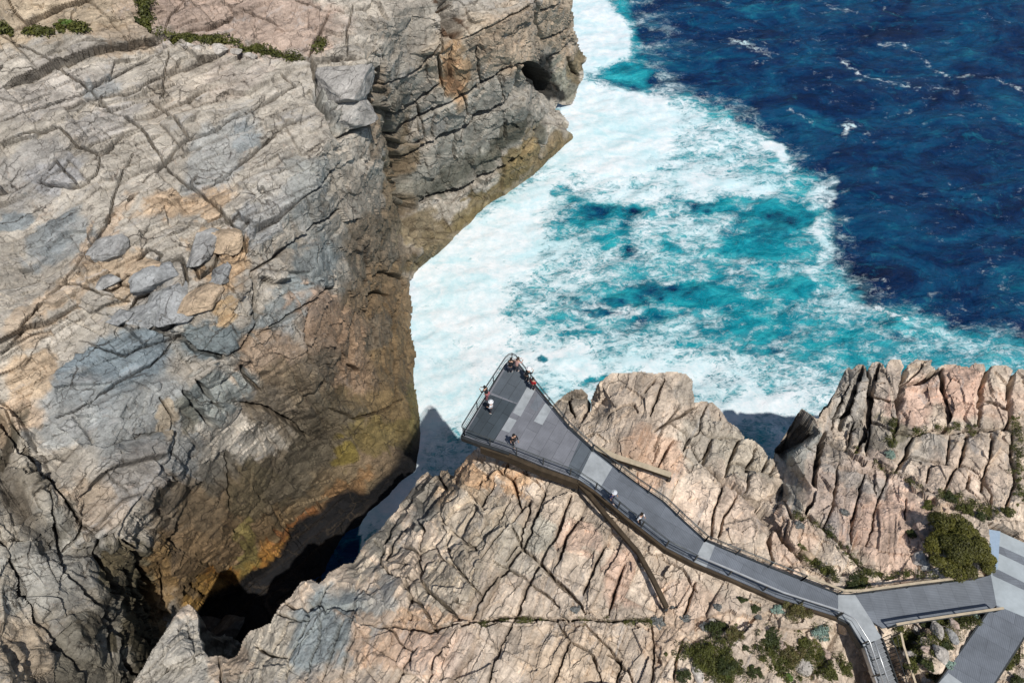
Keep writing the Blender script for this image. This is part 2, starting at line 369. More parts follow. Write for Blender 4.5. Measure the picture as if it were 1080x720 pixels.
LCR = [  # (width px, depth m, pillow, points)
 (1.6,.55,.2,[(3,38),(50,63),(97,92),(113,110),(137,128),(150,137),(160,153),(173,172)]),
 (1.8,.5,.2,[(157,103),(173,115),(187,130),(200,145)]),(1.2,.4,0,[(80,100),(103,107),(113,110)]),
 (1.6,.6,.3,[(150,190),(173,173),(200,147),(233,133),(283,107),(310,90),(297,76)]),
 (1.5,.5,.2,[(0,153),(20,143),(63,133),(80,153),(107,167),(133,143),(150,137)]),(1.3,.4,.2,[(0,130),(33,113),(80,97),(147,63),(175,50)]),
 (1.3,.4,0,[(177,53),(173,83),(170,103)]),(2.4,1.0,.3,[(40,190),(52,194),(67,195),(83,197)]),(1.4,.4,0,[(107,167),(103,185),(83,197),(60,170),(40,190)]),
 (1.5,.5,.2,[(140,163),(123,193),(117,217),(112,240),(83,277),(67,300),(40,327),(20,353),(0,372)]),
 (1.6,.6,.3,[(173,173),(190,188),(213,203),(233,223),(248,238),(259,255),(263,273),(267,285)]),
 (1.4,.5,.3,[(213,197),(240,180),(260,163),(300,133),(333,120)]),(1.4,.5,.3,[(267,240),(290,230),(333,200),(360,173)]),
 (4.0,2.0,.4,[(329,60),(336,90),(337,110),(349,125),(358,146)]),(2.4,1.2,.5,[(358,146),(376,137),(392,128),(396,112),(388,95),(387,72)]),
 (1.4,.5,.5,[(348,117),(362,113),(372,109),(385,97)]),
 (1.6,.6,.2,[(173,37),(213,43),(253,50),(293,55),(320,61),(343,63),(373,62),(388,60)]),(1.8,.6,.2,[(153,0),(155,20),(160,38),(173,37)]),
 (1.6,.6,.2,[(313,0),(337,7),(362,11)]),(1.3,.4,.1,[(233,3),(262,12),(293,25)]),(1.3,.5,.1,[(347,12),(335,40),(325,60)]),(1.2,.4,.1,[(372,5),(366,30),(366,60)]),
 (1.3,.3,.1,[(83,47),(120,50),(153,50),(173,37)]),(1.2,.3,.1,[(195,0),(180,20),(173,37)]),
 (6.5,3.4,.4,[(389,58),(399,90),(408,120),(414,145),(422,175),(432,215),(438,245)]),(4.5,2.2,.3,[(405,60),(403,95),(412,130)]),(3,1.4,.2,[(404,165),(418,205),(430,235)]),
 (8.5,7.5,.2,[(466,-6),(471,8),(476,22),(480,36)]),(2.6,1.3,.2,[(486,42),(478,60),(477,85),(470,105)]),(1.8,.8,.2,[(466,42),(464,65),(468,95)]),
 (1.4,.6,.3,[(487,43),(505,35),(520,27),(545,13),(570,0)]),
 (1.8,.9,.5,[(420,143),(427,133),(450,122),(473,110),(493,98),(527,78),(553,68),(560,66)]),
 (2.2,1.0,.5,[(427,167),(453,150),(487,137),(507,123),(533,110),(547,90),(549,72)]),
 (1.6,.8,.5,[(405,92),(425,83),(443,73),(455,60),(463,48)]),(1.6,.8,.4,[(410,123),(425,119),(440,110),(455,97),(467,87)]),
 (1.2,.6,.2,[(490,97),(491,110),(492,123)]),(1.6,.7,.2,[(533,127),(533,147)]),(1.6,.6,.2,[(483,140),(480,155),(481,170)]),(1.,.4,.2,[(527,78),(530,95),(533,110)]),
 (1.2,.5,.2,[(440,110),(444,123),(450,150)]),(1.2,.5,.2,[(507,40),(504,60),(507,85),(505,95)]),
 (2.2,1.3,.2,[(443,213),(460,206),(480,201),(507,190),(530,178),(553,160),(565,145),(573,125)]),
 (1.8,1.0,.3,[(568,0),(567,20),(573,43),(570,66)]),(1.2,.5,.2,[(571,14),(580,8),(590,4)]),(1.2,.5,.3,[(573,43),(590,36),(602,30)]),(1.2,.5,.3,[(580,60),(592,55),(601,45)]),
 (2.2,1.0,0,[(603,42),(600,60),(605,75),(611,80)]),(1.6,.7,0,[(578,62),(583,80),(589,98)]),
 (1.8,.8,.4,[(267,285),(290,270),(320,250),(340,233),(360,220)]),(1.5,.7,.4,[(270,355),(297,340),(330,317),(345,303),(353,303)]),
 (1.6,.7,.3,[(327,320),(325,340),(323,360),(328,382),(328,400)]),(1.6,.8,.3,[(377,330),(372,350),(370,372),(375,395)]),
 (2.4,1.2,.5,[(187,353),(207,370),(240,378),(257,368),(267,350),(274,328),(270,300),(267,290)]),
 (1.2,.4,.4,[(97,262),(110,256),(120,265),(113,275),(97,270),(97,262)]),(1.4,.6,.4,[(125,300),(140,283),(155,262),(170,268),(152,290),(140,302),(125,300)]),
 (2.0,.9,.5,[(152,298),(165,280),(190,270),(198,295),(190,330),(180,345),(160,346),(155,335),(170,310)]),(1.8,.8,.5,[(135,332),(142,315),(155,310),(160,325),(155,345),(140,342),(135,332)]),
 (1.6,.6,.5,[(200,275),(207,250),(220,247),(230,262),(226,280),(210,292),(200,275)]),(1.4,.6,.5,[(197,325),(210,300),(225,295),(228,310),(210,325),(197,330)]),
 (1.4,.6,.5,[(213,240),(235,228),(252,240),(256,262),(245,270),(232,260)]),(1.4,.5,.4,[(112,303),(125,290),(128,300),(118,308),(105,305)]),
 (1.4,.5,.3,[(113,330),(130,340),(155,345),(187,353)]),(1.3,.5,.3,[(70,300),(90,303),(108,312),(135,318)]),
 (1.2,.4,.3,[(100,365),(130,372),(160,362),(187,353)]),(1.2,.4,.3,[(60,440),(95,425),(130,400),(160,385),(187,355)]),
 (1.6,.6,.3,[(0,420),(13,447),(23,463),(43,502),(56,510),(66,522),(78,538),(86,553),(80,565),(68,578)]),
 (1.8,.8,.4,[(86,553),(103,564),(123,566),(136,545),(150,528),(167,510),(187,475),(183,440),(170,420)]),
 (2.2,1.2,.3,[(103,564),(101,584),(117,611),(121,634),(109,658),(112,690)]),(2.6,1.5,.3,[(128,568),(148,588),(156,611),(163,645),(160,670),(154,695)]),
 (2.0,1.1,.4,[(0,572),(19,611),(39,658),(58,675),(78,693),(90,720)]),(2.0,1.0,.4,[(50,514),(60,560),(70,603),(97,642),(118,670),(128,693),(136,715)]),
 (3.,1.4,.2,[(0,440),(20,470),(38,500),(42,508)]),(2.0,1.,.2,[(148,588),(150,615),(158,650)]),(1.6,.9,.2,[(135,600),(140,640),(152,680)]),(1.6,.9,.2,[(170,600),(172,630),(166,665)]),
 (3.6,1.3,.1,[(193,412),(210,430),(225,445)]),(2.6,.9,.1,[(207,400),(222,417),(233,433)]),(2.6,1.3,.2,[(250,427),(283,433),(310,450),(325,462)]),(2.4,1.0,.2,[(255,385),(262,400),(275,412)]),
 (2.0,.9,.2,[(240,478),(243,500),(245,535)]),(1.4,.6,.2,[(290,480),(285,520),(262,550),(240,570)]),
 (2.0,1.0,.3,[(393,292),(410,288),(424,292),(430,305)]),(1.8,1.,.2,[(388,312),(400,307),(412,312)]),(2.0,1.2,.2,[(372,345),(374,365),(370,385),(385,400)]),
 (1.4,.6,.2,[(400,300),(392,330),(396,360),(388,390)]),(1.5,.7,.2,[(425,310),(415,350),(418,400),(412,440)]),(1.4,.6,.2,[(350,430),(375,440),(400,435),(425,420)]),
 (1.3,.5,.2,[(310,560),(325,540),(350,528),(380,505)]),(1.2,.5,.2,[(285,590),(305,575),(318,560)]),(1.2,.5,0,[(300,545),(310,562)]),(1.2,.5,0,[(332,525),(340,540)]),
]
for (wd, dp, pl, ln) in LCR: LS.carve(ln, wd * .85, dp * 1.0, .85, pl)

def regions(sh, default, regs):
    """fracture domains: piecewise-constant strike and block size, each domain bounded by a rough line"""
    n1 = 14 * perlin(sh.U / 40, sh.Vv / 40, 21.) + 5 * perlin(sh.U / 11, sh.Vv / 11, 22.); n2 = 14 * perlin(sh.U / 40, sh.Vv / 40, 23.) + 5 * perlin(sh.U / 11, sh.Vv / 11, 24.)
    A = np.full(sh.U.shape, default[0], np.float32); S = np.full(sh.U.shape, default[1], np.float32); M = np.full(sh.U.shape, default[2], np.float32); I = np.zeros(sh.U.shape, np.int64)
    for i, (poly, a, sc, am) in enumerate(regs):
        m = inpoly(sh.U + n1, sh.Vv + n2, poly); A[m] = a; S[m] = sc; M[m] = am; I[m] = i + 1
    return A * R(1), S, M, I

def facets(p, q, r, size, seed):
    """fractured planes: 3-D Voronoi cells, each a plane with its own tilt (returns height and cell hash)"""
    x, y, z = p / size, q / size, r / size
    xi, yi, zi = (np.floor(v).astype(np.int64) for v in (x, y, z))
    best = np.full(x.shape, 1e9, np.float32); H_ = np.zeros_like(best); ID = np.zeros_like(best)
    for a in (-1, 0, 1):
        for b in (-1, 0, 1):
            for c in (-1, 0, 1):
                k1 = (xi + a) * 7919 + (yi + b) * 104729; k2 = zi + c
                dx = x - (xi + a + rnd(k1, k2, seed)); dy = y - (yi + b + rnd(k1, k2, seed + 1)); dz = z - (zi + c + rnd(k1, k2, seed + 2))
                d = (dx * dx + dy * dy + dz * dz).astype(np.float32); m = d < best
                t1 = rnd(k1, k2, seed + 3) - .5; t2 = rnd(k1, k2, seed + 4) - .5; t3 = rnd(k1, k2, seed + 5) - .5
                best = np.where(m, d, best); H_ = np.where(m, (t1 * dx + t2 * dy + t3 * dz) * 2 + .35 * (rnd(k1, k2, seed + 6) - .5), H_); ID = np.where(m, rnd(k1, k2, seed + 7), ID)
    return H_ * size, ID

def rock_detail(sh, reg, row, cell, amp, seed, joint=.35, wallrow=5.0, wallcell=5.0, wallamp=1.):
    P, N = sh.P, sh.N
    a, S, M, I = reg
    X, Y, Z = P[..., 0], P[..., 1], P[..., 2]
    wx = X + .55 * perlin(X / 9, Y / 9, Z / 9) + .22 * perlin(X / 2.2, Y / 2.2, Z / 2.2); wy = Y + .55 * perlin(X / 9 + 40, Y / 9, Z / 9) + .22 * perlin(X / 2.2 + 9, Y / 2.2, Z / 2.2)
    ca, sa = np.cos(a), np.sin(a)
    s, t = (wx * ca + wy * sa) / S + I * 37., (-wx * sa + wy * ca) / S + I * 53.
    D = np.zeros_like(X); K = np.zeros_like(X); B = np.ones_like(X)
    flat = smooth(.38, .62, boxblur(N[..., 2], 2, 1))
    on = smooth(-.25, .12, fbm(X / 11, Y / 11, Z / 11 + seed, 2))       # joints fade in and out
    J1 = np.zeros_like(X); J2 = np.zeros_like(X)
    for lv, (rw, cw, am, jd) in enumerate([(row, cell, amp, joint), (row * .37, cell * .42, amp * .42, joint * .5), (row * .13, cell * .22, amp * .16, joint * .2)]):
        d1, d2, id_, ls, lt = blocks(s, t, rw, cw, seed + lv * 11, .85)
        h = rnd(id_[0], id_[1], seed + 2) - .5; h2 = rnd(id_[0], id_[1], seed + 3) - .5; h3 = rnd(id_[0], id_[1], seed + 4) - .5
        e = .05 * rw
        if lv < 2: J1 += flat * (rnd(id_[0], id_[1], seed + 31) - .5) * (.9, .6)[lv]; J2 += flat * (rnd(id_[0], id_[1], seed + 32) - .5) * (.9, .6)[lv]
        o2 = smooth(.1, .4, rnd(id_[0], id_[1], seed + 9)); o1 = smooth(.0, .3, rnd(id_[0], 7, seed + 8))
        bev = np.exp(-(d1 / e) ** 1.1) * .6 * o1 + np.exp(-(d2 / e) ** 1.1) * .45 * o2
        k = flat * M * (.35 + .65 * on, on * smooth(-.15, .2, fbm(X / 6, Y / 6, Z / 6 + seed + 8, 2)), smooth(0, .3, fbm(X / 5, Y / 5, Z / 5 + 3, 2)))[lv]
        D += k * S * (h * am + (h2 * ls / cw * 1.5 + h3 * lt / rw * 1.7) * am * 1.1 - bev * jd)
        K = np.maximum(K, k * np.maximum(np.exp(-(d1 / (.03 * rw + .03)) ** 2) * o1, np.exp(-(d2 / (.03 * rw + .03)) ** 2) * o2 * .8) * (.75, .6, .35)[lv])
        B *= 1 + flat * (rnd(id_[0], id_[1], seed + 6) - .5) * (.26, .2, .14)[lv]
    phi = np.arctan2(X, Y) * 55 + .8 * perlin(X / 7, Y / 7, Z / 7) + .3 * perlin(X / 2, Y / 2, Z / 2)
    zz = Z + 1.2 * perlin(X / 9, Y / 9, Z / 12 + 9) + .3 * perlin(X / 2, Y / 2, Z / 3) + phi * .16
    for lv, (rw, cw, am, jd) in enumerate([(wallrow, wallcell, .5 * wallamp, .38), (wallrow * .36, wallcell * .36, .2 * wallamp, .16), (wallrow * .13, wallcell * .14, .07, .05)]):
        d1, d2, id_, ls, lt = blocks(zz, phi, cw, rw, seed + 50 + lv * 7, .85)
        h = rnd(id_[0], id_[1], seed + 2) - .5; h2 = rnd(id_[0], id_[1], seed + 3) - .5; h3 = rnd(id_[0], id_[1], seed + 4) - .5
        if lv < 2: J1 += (1 - flat) * (rnd(id_[0], id_[1], seed + 31) - .5) * (.9, .5)[lv]; J2 += (1 - flat) * (rnd(id_[0], id_[1], seed + 32) - .5) * (.9, .5)[lv]
        bev = np.exp(-(d1 / (.07 * cw)) ** 1.3) * .5 + np.exp(-(d2 / (.07 * rw)) ** 1.3) * .5
        k = (1 - flat) * (.25 + .75 * on)
        D += k * (h * am + (h2 * ls / rw + h3 * lt / cw) * am * 1.2 - bev * jd)
        K = np.maximum(K, k * np.maximum(np.exp(-(d1 / (.02 * cw + .03)) ** 2), np.exp(-(d2 / (.02 * cw + .03)) ** 2)) * (.6, .4, .2)[lv])
        B *= 1 + (1 - flat) * (rnd(id_[0], id_[1], seed + 6) - .5) * (.26, .2, .14)[lv]
    sh.jit = (J1, J2)
    D += .22 * fbm(X / 6, Y / 6, Z / 6 + seed, 2)
    for size, am in ((2.6, .17), (.95, .16)):
        fh, fid = facets(s * S / 1.3, t * S, Z + .2 * s, size, seed + 70)
        D += am * fh; B *= 1 + (fid - .5) * .16
    D += .02 * fbm(X * 2.2, Y * 2.2, Z * 2.2, 2)
    sh.D += D; sh.crk = np.maximum(sh.crk, K)
    return B, flat, on

LREG = regions(LS, (44, 1., 1.), [
 
 ([(100,225),(190,205),(262,225),(275,300),(230,345),(130,345),(80,320)], 52, .42, 1.3),
 ([(60,380),(190,350),(265,385),(180,460),(90,470),(30,430)], 40, 1.5, .6),
 ([(-90,400),(20,440),(70,520),(130,600),(170,700),(170,780),(-90,780)], -58, .55, 1.2),
 ([(280,180),(400,150),(400,300),(330,300),(262,290)], 46, .9, 1.),
 ([(395,0),(480,0),(470,120),(400,170)], 38, .8, 1.)])
LB, LF, LO = rock_detail(LS, LREG, 3.6, 11., .9, 3, joint=.42, wallrow=9., wallcell=4.2, wallamp=1.1)
# curtain-like folds of the slope left of the chasm, and a smooth pinnacle face
def folds(sh, poly, ang, amp, wl):
    X, Y, Z = sh.P[..., 0], sh.P[..., 1], sh.P[..., 2]
    m = boxblur(inpoly(sh.U + 8 * perlin(sh.U / 20, sh.Vv / 20, 41.), sh.Vv, poly).astype(np.float32), 5, 2)
    s = X * math.cos(R(ang)) + Y * math.sin(R(ang)); t = -X * math.sin(R(ang)) + Y * math.cos(R(ang)) + 1.2 * perlin(X / 8, Y / 8, 3.)
    f = 1 - np.abs(fbm(s / 22, t / wl, 4. + Z / 30, 3)) * 3.2
    sh.D += m * amp * f; sh.crk = np.maximum(sh.crk, m * smooth(.1, -.5, f) * .75)
    return m
def dent(sh, u, v, ru, rv, rot, dep):
    c, s_ = math.cos(R(rot)), math.sin(R(rot)); du, dv = sh.WU - u, sh.WV - v
    q = np.sqrt(((du * c - dv * s_) / ru) ** 2 + ((du * s_ + dv * c) / rv) ** 2); sh.D -= dep * (1 - smooth(.6, 1.1, q))
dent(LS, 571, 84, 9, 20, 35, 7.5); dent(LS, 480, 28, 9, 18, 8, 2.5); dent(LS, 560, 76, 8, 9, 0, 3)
_fm = folds(LS, [(-80,430),(10,430),(50,510),(88,555),(130,570),(160,620),(170,720),(150,780),(-80,780)], -62, .9, 3.2)
LC = paint(LS, LT, [
 (330,530,190,75,38,(.16,.125,.08),1.),(395,390,60,120,0,(.18,.135,.09),1.),(420,170,20,90,0,(.19,.15,.10),.9),(500,160,90,30,28,(.22,.22,.20),.9),(540,190,100,14,38,(.17,.14,.08),1.),(505,228,120,16,38,(.20,.17,.11),1.),(250,590,80,50,30,(.17,.12,.065),1.),
 (60,20,140,30,5,(.45,.37,.27),.8),(250,20,130,35,-5,PK,.85),(60,95,90,30,20,(.38,.36,.34),.7),(110,85,30,14,25,BL,.6),(110,135,40,18,20,(.36,.35,.34),.8),(30,180,50,30,30,(.33,.33,.33),.7),
 (60,185,35,14,20,(.34,.35,.37),.8),(15,225,25,14,20,BL,.9),(200,95,60,35,30,(.40,.36,.31),.7),(250,80,40,20,30,(.37,.33,.30),.6),(230,160,60,22,40,(.31,.33,.34),.75),(280,230,60,25,42,(.27,.29,.31),.85),(300,200,50,40,40,(.34,.34,.33),.6),
 (340,210,40,60,30,(.27,.29,.29),.75),(260,145,18,8,30,BL,.7),(130,40,40,12,0,(.42,.33,.24),.6),(55,245,45,22,45,BL,.75),(70,250,30,30,45,(.22,.25,.27),.7),(55,330,60,14,42,TN,.45),(110,250,60,12,50,(.42,.30,.20),.5),
 (200,215,60,22,20,(.45,.33,.22),.75),(235,270,38,34,0,TN,.9),(130,290,45,30,0,(.40,.30,.2),.65),(160,300,30,30,45,(.25,.26,.27),.7),(215,262,12,20,0,GY,.8),
 (232,355,40,26,0,(.17,.21,.23),.95),(235,322,26,14,0,(.48,.33,.17),.7),(310,320,60,18,38,(.24,.28,.30),.8),(330,275,50,16,38,(.20,.24,.26),.8),
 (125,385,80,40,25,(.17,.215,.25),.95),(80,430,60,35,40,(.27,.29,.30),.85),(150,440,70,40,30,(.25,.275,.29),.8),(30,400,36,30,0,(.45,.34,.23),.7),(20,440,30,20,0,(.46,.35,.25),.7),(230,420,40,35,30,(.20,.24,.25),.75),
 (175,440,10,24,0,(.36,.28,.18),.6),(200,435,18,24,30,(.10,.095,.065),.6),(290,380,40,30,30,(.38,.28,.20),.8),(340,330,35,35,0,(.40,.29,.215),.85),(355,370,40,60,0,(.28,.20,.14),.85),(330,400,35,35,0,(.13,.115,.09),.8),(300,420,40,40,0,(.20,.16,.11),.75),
 (420,110,16,60,0,(.27,.27,.25),.6),(365,105,28,42,0,(.27,.28,.27),.85),(380,230,40,60,30,(.24,.22,.19),.8),(400,270,40,50,0,(.16,.13,.095),.85),(415,210,12,60,-10,(.17,.13,.085),.8),(400,120,10,60,-10,(.19,.14,.09),.7),
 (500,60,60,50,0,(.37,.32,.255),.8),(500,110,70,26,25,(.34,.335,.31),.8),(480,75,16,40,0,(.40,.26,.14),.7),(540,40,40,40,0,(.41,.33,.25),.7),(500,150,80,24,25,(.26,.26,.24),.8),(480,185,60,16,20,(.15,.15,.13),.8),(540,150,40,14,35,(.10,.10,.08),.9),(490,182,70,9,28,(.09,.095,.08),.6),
 (585,30,22,45,0,(.37,.30,.225),.8),(588,85,16,22,0,(.24,.24,.20),.9),(607,65,10,30,0,(.17,.14,.085),.9),(571,86,13,22,35,(.03,.03,.028),1.),(476,18,11,22,8,(.085,.05,.03),.95),(477,75,8,26,0,(.22,.13,.075),.8),  # near-black cave and brown niche zones paint in recess shade
 (510,225,120,13,38,(.21,.175,.10),.95),(540,195,90,7,38,(.15,.12,.06),.8),(525,215,100,4,38,(.24,.21,.16),.7),(580,160,28,22,40,(.23,.18,.10),.8),(450,245,26,26,40,(.20,.165,.105),.9),
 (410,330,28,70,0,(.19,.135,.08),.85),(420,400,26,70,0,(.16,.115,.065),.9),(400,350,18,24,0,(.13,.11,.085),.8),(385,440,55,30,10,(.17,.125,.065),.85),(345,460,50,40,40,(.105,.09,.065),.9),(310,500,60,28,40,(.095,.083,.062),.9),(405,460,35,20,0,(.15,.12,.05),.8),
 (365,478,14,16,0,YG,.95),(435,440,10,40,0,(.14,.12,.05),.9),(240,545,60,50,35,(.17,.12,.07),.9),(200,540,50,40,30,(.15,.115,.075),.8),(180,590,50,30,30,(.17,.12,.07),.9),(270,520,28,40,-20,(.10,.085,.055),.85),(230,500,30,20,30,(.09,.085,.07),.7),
 (350,530,60,14,38,(.25,.155,.08),.95),(300,575,60,15,38,(.29,.155,.045),1.),(250,610,50,14,25,(.30,.15,.035),.95),(220,630,26,14,10,(.26,.16,.05),.9),(310,555,30,6,38,(.24,.10,.04),.7),(300,590,30,8,38,(.36,.20,.05),.8),(255,585,16,40,-15,(.17,.15,.05),.7),
 (150,500,60,40,35,(.29,.28,.27),.8),(90,530,40,30,20,(.42,.34,.26),.7),(110,545,30,20,20,(.36,.31,.26),.8),(190,480,30,24,40,(.24,.26,.27),.7),
 (40,600,36,80,-25,(.34,.345,.34),.85),(20,520,24,50,-20,(.35,.33,.30),.8),(90,670,26,50,-30,(.26,.25,.22),.8),(60,650,8,40,-30,(.40,.39,.37),.7),(25,520,18,40,-25,(.14,.12,.09),.5),(115,600,30,34,-30,(.17,.15,.095),.85),(140,630,20,70,-10,(.13,.115,.075),.9),(165,620,18,60,-5,(.22,.145,.065),.85),(12,470,9,40,-25,(.07,.065,.05),.9),(60,560,6,40,-30,(.12,.115,.10),.7),(105,640,8,50,-30,(.10,.09,.07),.8),(135,660,12,40,-20,(.09,.08,.055),.8),(118,590,14,30,-30,(.21,.175,.11),.7),(85,600,12,50,-30,(.38,.38,.375),.7),(100,710,60,24,0,(.16,.15,.125),.8),(150,690,20,40,0,(.10,.09,.065),.9),(20,690,40,50,0,(.40,.33,.26),.7),(45,560,14,30,-30,(.2,.2,.19),.6),
])
# thin pale and dark streaks following the sheeting
def streak(sh, reg, seed, k=.14):
    X, Y, Z = sh.P[..., 0], sh.P[..., 1], sh.P[..., 2]
    a = reg[0]
    s = X * np.cos(a) + Y * np.sin(a); t = -X * np.sin(a) + Y * np.cos(a)
    return 1 + k * fbm(s / 7, t / .9, Z / 4 + seed, 4) * 1.8
def finish(sh, name, mask_poly, C, B, skirt=None, zclamp=None, iron=1.0, mat=None):
    # damp displacement near the silhouette so the outline stays put
    mb_ = boxblur(inpoly(sh.WU * .35 + sh.U * .65, sh.WV * .35 + sh.Vv * .65, mask_poly).astype(np.float32), 4, 2)
    if skirt is not None: sh.D *= .2 + .8 * smooth(.55, .95, mb_)
    sh.P2 = sh.P + sh.N * sh.D[..., None]
    if zclamp is not None: zclamp(sh)
    C = C * B[..., None]
    C = C * (1 - .72 * sh.crk[..., None]) + np.array([.05, .035, .022]) * (.6 * sh.crk[..., None])
    m = inpoly(sh.WU * .35 + sh.U * .65, sh.WV * .35 + sh.Vv * .65, mask_poly) & ~sh.bad
    H_, W_ = sh.U.shape
    fm = m[:-1, :-1] & m[1:, :-1] & m[:-1, 1:] & m[1:, 1:]
    idx = np.arange(H_ * W_).reshape(H_, W_)
    q = np.stack([idx[:-1, :-1][fm], idx[1:, :-1][fm], idx[1:, 1:][fm], idx[:-1, 1:][fm]], 1)
    used = np.zeros(H_ * W_, bool); used[q.ravel()] = True
    remap = np.cumsum(used) - 1
    verts = sh.P2.reshape(-1, 3)[used]
    C4 = np.concatenate([C, (iron * smooth(.12, .30, C.sum(-1) / 3))[..., None].astype(np.float32)], -1)
    cols = C4.reshape(-1, 4)[used]; q = remap[q]
    faces = [q]
    if skirt is not None:
        e = np.concatenate([q[:, [0, 1]], q[:, [1, 2]], q[:, [2, 3]], q[:, [3, 0]]])
        key = np.sort(e, 1); kk = key[:, 0].astype(np.int64) * len(verts) + key[:, 1]
        u_, first, cnt = np.unique(kk, return_index=True, return_counts=True)
        be = e[first[cnt == 1]]
        bv = np.unique(be)
        gy_, gx_ = np.gradient(boxblur(m.astype(np.float32), 5, 2)); og = np.stack([-gx_, gy_], -1).reshape(-1, 2)[used][bv]; og /= (np.linalg.norm(og, axis=1, keepdims=True) + 1e-6)
        P0 = verts[bv]; k2 = np.full(len(verts), -1); k2[bv] = np.arange(len(bv))
        rows = 26; n0 = len(verts); allv = [verts]; allc = [cols]; prev = bv
        cen = P0.mean(0)
        for r in range(1, rows + 1):
            f = r / rows
            z = P0[:, 2] * (1 - f) + (-2.0) * f
            drop = P0[:, 2] - z
            nx = perlin(P0[:, 0] / 3.5, P0[:, 1] / 3.5, z / 5.) * 1.3 + perlin(P0[:, 0] / 1.1, P0[:, 1] / 1.1, z / 1.6) * .45
            ny = perlin(P0[:, 0] / 3.5 + 50, P0[:, 1] / 3.5, z / 5.) * 1.3 + perlin(P0[:, 0] / 1.1 + 50, P0[:, 1] / 1.1, z / 1.6) * .45
            k = np.clip(drop / 3, 0, 1)
            ins = (np.abs(nx) + .6 * np.abs(ny)) * k + .025 * drop + .04
            vv = np.stack([P0[:, 0] - og[:, 0] * ins, P0[:, 1] - og[:, 1] * ins, z], 1)
            allv.append(vv.astype(np.float32))
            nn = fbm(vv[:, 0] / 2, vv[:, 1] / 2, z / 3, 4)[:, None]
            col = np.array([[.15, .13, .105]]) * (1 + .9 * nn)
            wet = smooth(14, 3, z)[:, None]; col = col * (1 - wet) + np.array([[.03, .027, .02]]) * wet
            allc.append(np.concatenate([col, np.ones((len(col), 1))], 1))
            cur = n0 + (r - 1) * len(bv) + np.arange(len(bv))
            pa = prev[k2[be]] if r > 1 else be
            ca = cur[k2[be]]
            faces.append(np.stack([pa[:, 1], pa[:, 0], ca[:, 0], ca[:, 1]], 1))
            prev = cur
        verts = np.concatenate(allv); cols = np.concatenate(allc)
    o = mesh_from(name, verts, np.concatenate(faces), mat, {'Col': cols}, False)
    return o

LOUT = [(-176,-74),(627,-80),(604,-30),(603,-8),(604,10),(606,30),(610,44),(615,56),(617,66),(616,82),(610,92),(608,103),(604,111),(596,111),(590,109),(588,113),(594,122),(601,130),(598,138),(612,146),(606,151),
        (592,160),(583,170),(566,183),(552,196),(536,214),(518,227),(497,242),(482,252),(468,266),(455,277),(440,290),(434,296),(433,312),(436,325),(434,345),(439,372),(437,400),(442,425),(447,452),(449,470),(449,482),(470,520),(460,600),(400,850),(-176,850)]
LS.D *= np.where(LS.P[..., 2] < 2.5, .25 + .3 * np.clip(LS.P[..., 2], 0, 2.5), 1)
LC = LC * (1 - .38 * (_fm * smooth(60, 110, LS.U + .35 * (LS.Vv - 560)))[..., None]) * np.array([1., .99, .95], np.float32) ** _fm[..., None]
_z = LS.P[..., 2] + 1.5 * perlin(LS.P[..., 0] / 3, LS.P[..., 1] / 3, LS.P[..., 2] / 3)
_shade = (smooth(3.9, 2.6, _z) * smooth(475, 455, LS.U) * smooth(440, 490, LS.Vv))[..., None]
LC = LC * np.array([1.03, .985, .915], np.float32) * (1 - _shade) + np.array([.007, .007, .008], np.float32) * _shade      # chasm shade painted black onto the wall foot and its added shelf
tag(finish(LS, "headland", LOUT, LC * streak(LS, LREG, 1.)[..., None], LB, mat=ROCK_FAR), kind='structure')

